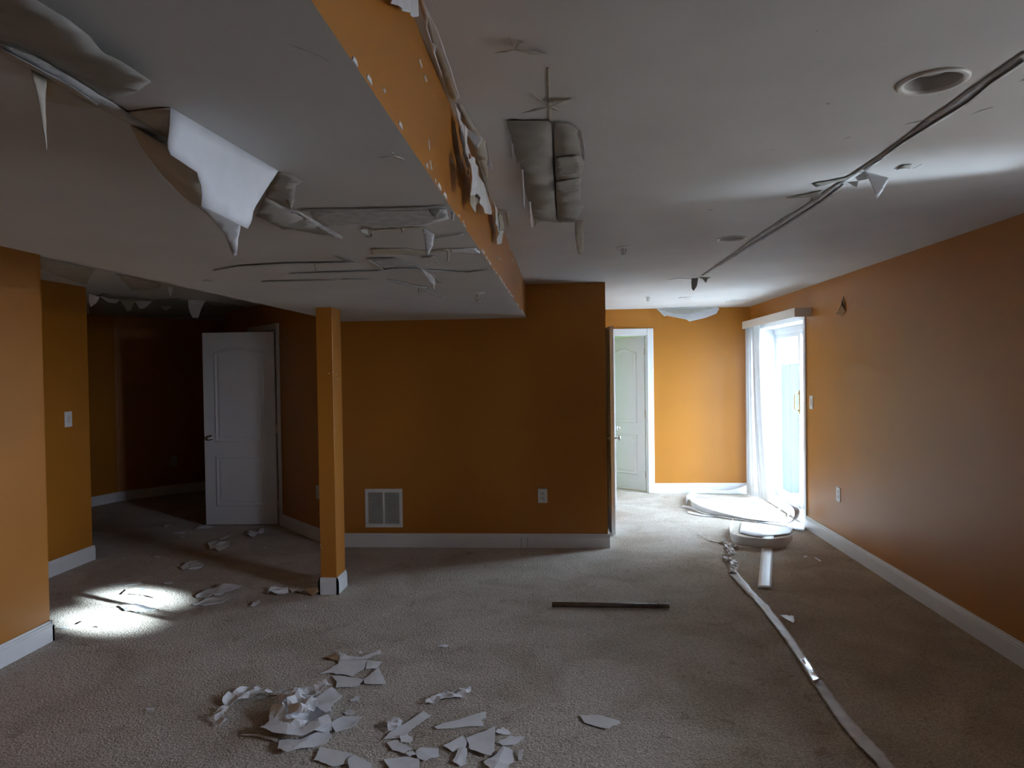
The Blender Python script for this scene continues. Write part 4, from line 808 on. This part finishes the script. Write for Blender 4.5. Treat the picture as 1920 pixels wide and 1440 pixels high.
def crumple(px, m, parent, z0, amp, name='crumpled_end'):
    o = scrap(px, None, z0, amp, 40, m, name, .5, None, step=.012)
    del o['category']; w_ = ORG[o.name]; o.parent = parent; o.location = w_ - ORG[parent.name]; return o
crumple(QB([(640, 1185), (668, 1040), (750, 1050), (730, 1190)]), 'tape', tp, .005, .02)
crumple(QB([(560, 985), (650, 960), (668, 1040), (650, 1065), (590, 1045)]), 'tape', tp, .005, .03)
crumple(QB([(585, 862), (645, 852), (725, 962), (685, 966), (615, 932)]), 'tape', tp, .005, .03)
crumple(QB([(545, 832), (585, 800), (640, 846), (770, 905), (670, 900), (610, 862)]), 'tape', tp, .005, .03)
crumple(QB([(270, 733), (300, 738), (420, 800), (560, 825), (560, 836), (420, 808)]), 'tape', tp, .005, .012)
VG = 'fallen blind vanes heaped before the sliding door'
def vane_obj(name, label): return lambda pts, bow=.004: tag(vane_path(pts, name, None, bow=bow), label, 'blind vane', VG)
def crv(pts, n=10):
    out = []; P = [pts[0]] + list(pts) + [pts[-1]]
    for i in range(1, len(P) - 2):
        for k in range(n):
            t = k / n; a, b, c, d = P[i - 1], P[i], P[i + 1], P[i + 2]
            out.append(.5 * ((2 * b) + (c - a) * t + (2 * a - 5 * b + 4 * c - d) * t * t + (3 * b - a - 3 * c + d) * t * t * t))
    return out + [P[-2]]
HW = .0445
def flat_vane(l, r, label, z=.006, n=8):
    pts = []
    for (a, b) in zip(crv([on_z(*p) for p in QB(l)]), crv([on_z(*p) for p in QB(r)])):
        c = (a + b) / 2; ac = (b - a).normalized(); pts.append((c + Z3 * z, ac, (b - a).length / 2, Z3))
    return vane_obj('blind_vane', label)(pts)
flat_vane([(1030, 665), (1005, 900), (965, 1340)], [(1150, 665), (1140, 900), (1122, 1350)], 'straight white vane lying flat out from under the tray-shaped vane', .005)
flat_vane([(760, 720), (1000, 768), (1330, 735)], [(780, 605), (1080, 632), (1370, 668)], 'broad pale vane lying flat inside the tray-shaped vane', .012)
flat_vane([(730, 830), (1000, 895), (1255, 898)], [(760, 800), (1000, 860), (1270, 870)], 'flat vane peeking from under the tray-shaped vane', .006)
def edge_vane(px, label, heights, lean=.0, z0=.003):
    P = crv([on_z(*p) for p in QB(px)]); Hh = crv([Vector((h, l, 0)) for h, l in heights]); pts = []
    for i, p in enumerate(P):
        d = (P[min(i + 1, len(P) - 1)] - P[max(i - 1, 0)]).normalized(); n = Vector((d.y, -d.x, 0)); h, l = Hh[min(i, len(Hh) - 1)][:2]
        up = (Z3 * math.cos(l) + n * math.sin(l)).normalized(); pts.append((p + Z3 * z0 + up * h / 2, up, h / 2, n))
    return vane_obj('blind_vane', label)(pts, .003)
edge_vane([(690, 660), (660, 760), (725, 850), (1010, 892), (1240, 884), (1350, 800)], 'tray-shaped white vane standing on edge in a wide U', [(.089, .05), (.089, .1), (.089, .15), (.089, .15), (.089, .1), (.06, .1)])
edge_vane([(250, 345), (222, 400), (265, 455), (420, 512), (640, 548), (900, 582), (1215, 606)], 'long bowed vane standing on edge behind the tray-shaped vane', [(.07, .2), (.085, .2), (.089, .3), (.075, .4), (.06, .7), (.045, 1.0), (.03, 1.2)])
edge_vane([(1030, 388), (700, 352), (360, 318), (240, 312), (186, 345), (165, 410)], 'outer bowed vane looping behind the long bowed vane', [(.012, .3), (.012, .3), (.02, .2), (.05, .2), (.06, .2), (.05, .2)])
edge_vane([(175, 290), (240, 282), (450, 280), (640, 284), (830, 286), (905, 276)], 'twisted vane lying along the end wall baseboard', [(.04, .9), (.10, .5), (.06, .4), (.05, .1), (.11, -.1), (.13, -.2)])
flat_vane([(105, 430), (200, 445), (260, 470)], [(120, 412), (190, 418), (250, 440)], 'short flat vane end poking out behind the bowed vanes', .006)
flat_vane([(170, 495), (330, 530), (500, 540)], [(190, 475), (330, 505), (520, 528)], 'flat vane sliver in front of the bowed vanes', .006)
# curling loop
LB = on_z(1260 + 1250 / 6, 880 + 640 / 6); LA = Vector((.75, .66, 0)).normalized()
P = crv([on_plane(*p, LB, LA) for p in QB([(930, 512), (1000, 545), (1100, 553), (1180, 500), (1240, 440), (1310, 413), (1380, 432), (1420, 500), (1405, 580), (1340, 628), (1230, 642), (1080, 628), (950, 612)])], 8)
dz = min(p.z for p in P) - .004; pts = []
for i, p in enumerate(P):
    d = (P[min(i + 1, len(P) - 1)] - P[max(i - 1, 0)]).normalized(); ac = LA; q = i / len(P)
    pts.append((p - Z3 * min(dz, 9) + ac * (.16 * max(0, .5 - q) - .02), ac, HW, d.cross(ac)))
vane_obj('blind_vane', 'curled white vane rolled into an upright loop by the right wall')(pts, .003)
flat_vane([(1290, 660), (1400, 690), (1480, 700)], [(1300, 620), (1420, 600), (1530, 640)], 'flat vane under the curled loop against the baseboard', .006)
flat_vane([(1300, 560), (1400, 470), (1510, 420)], [(1290, 460), (1380, 390), (1500, 352)], 'broad vane lying in the sliding door threshold behind the loop', .024)

# ------------------------------------------------------------------ cut the cracks and tears into ceiling and soffit
for par_, items in GROOVE.values():
    cm = MB(); zb = ZC if par_ is ceiling else ZS
    for P_, dep in items:
        n_ = len(P_); V_ = [Vector((p.x, p.y, zb - .01)) for p in P_] + [Vector((p.x, p.y, zb + dep)) for p in P_]
        cm.add(V_, [tuple(range(n_))[::-1], tuple(range(n_, 2 * n_))] + [(i, (i + 1) % n_, n_ + (i + 1) % n_, n_ + i) for i in range(n_)], 1)
    c_ = cm.build('cutter', ['white', 'white']); b_ = par_.modifiers.new('cracks', 'BOOLEAN'); b_.object = c_; b_.operation = 'DIFFERENCE'; b_.solver = 'EXACT'; b_.use_self = True
    dg_ = bpy.context.evaluated_depsgraph_get(); me_ = bpy.data.meshes.new_from_object(par_.evaluated_get(dg_)); par_.modifiers.clear(); par_.data = me_; bpy.data.objects.remove(c_)
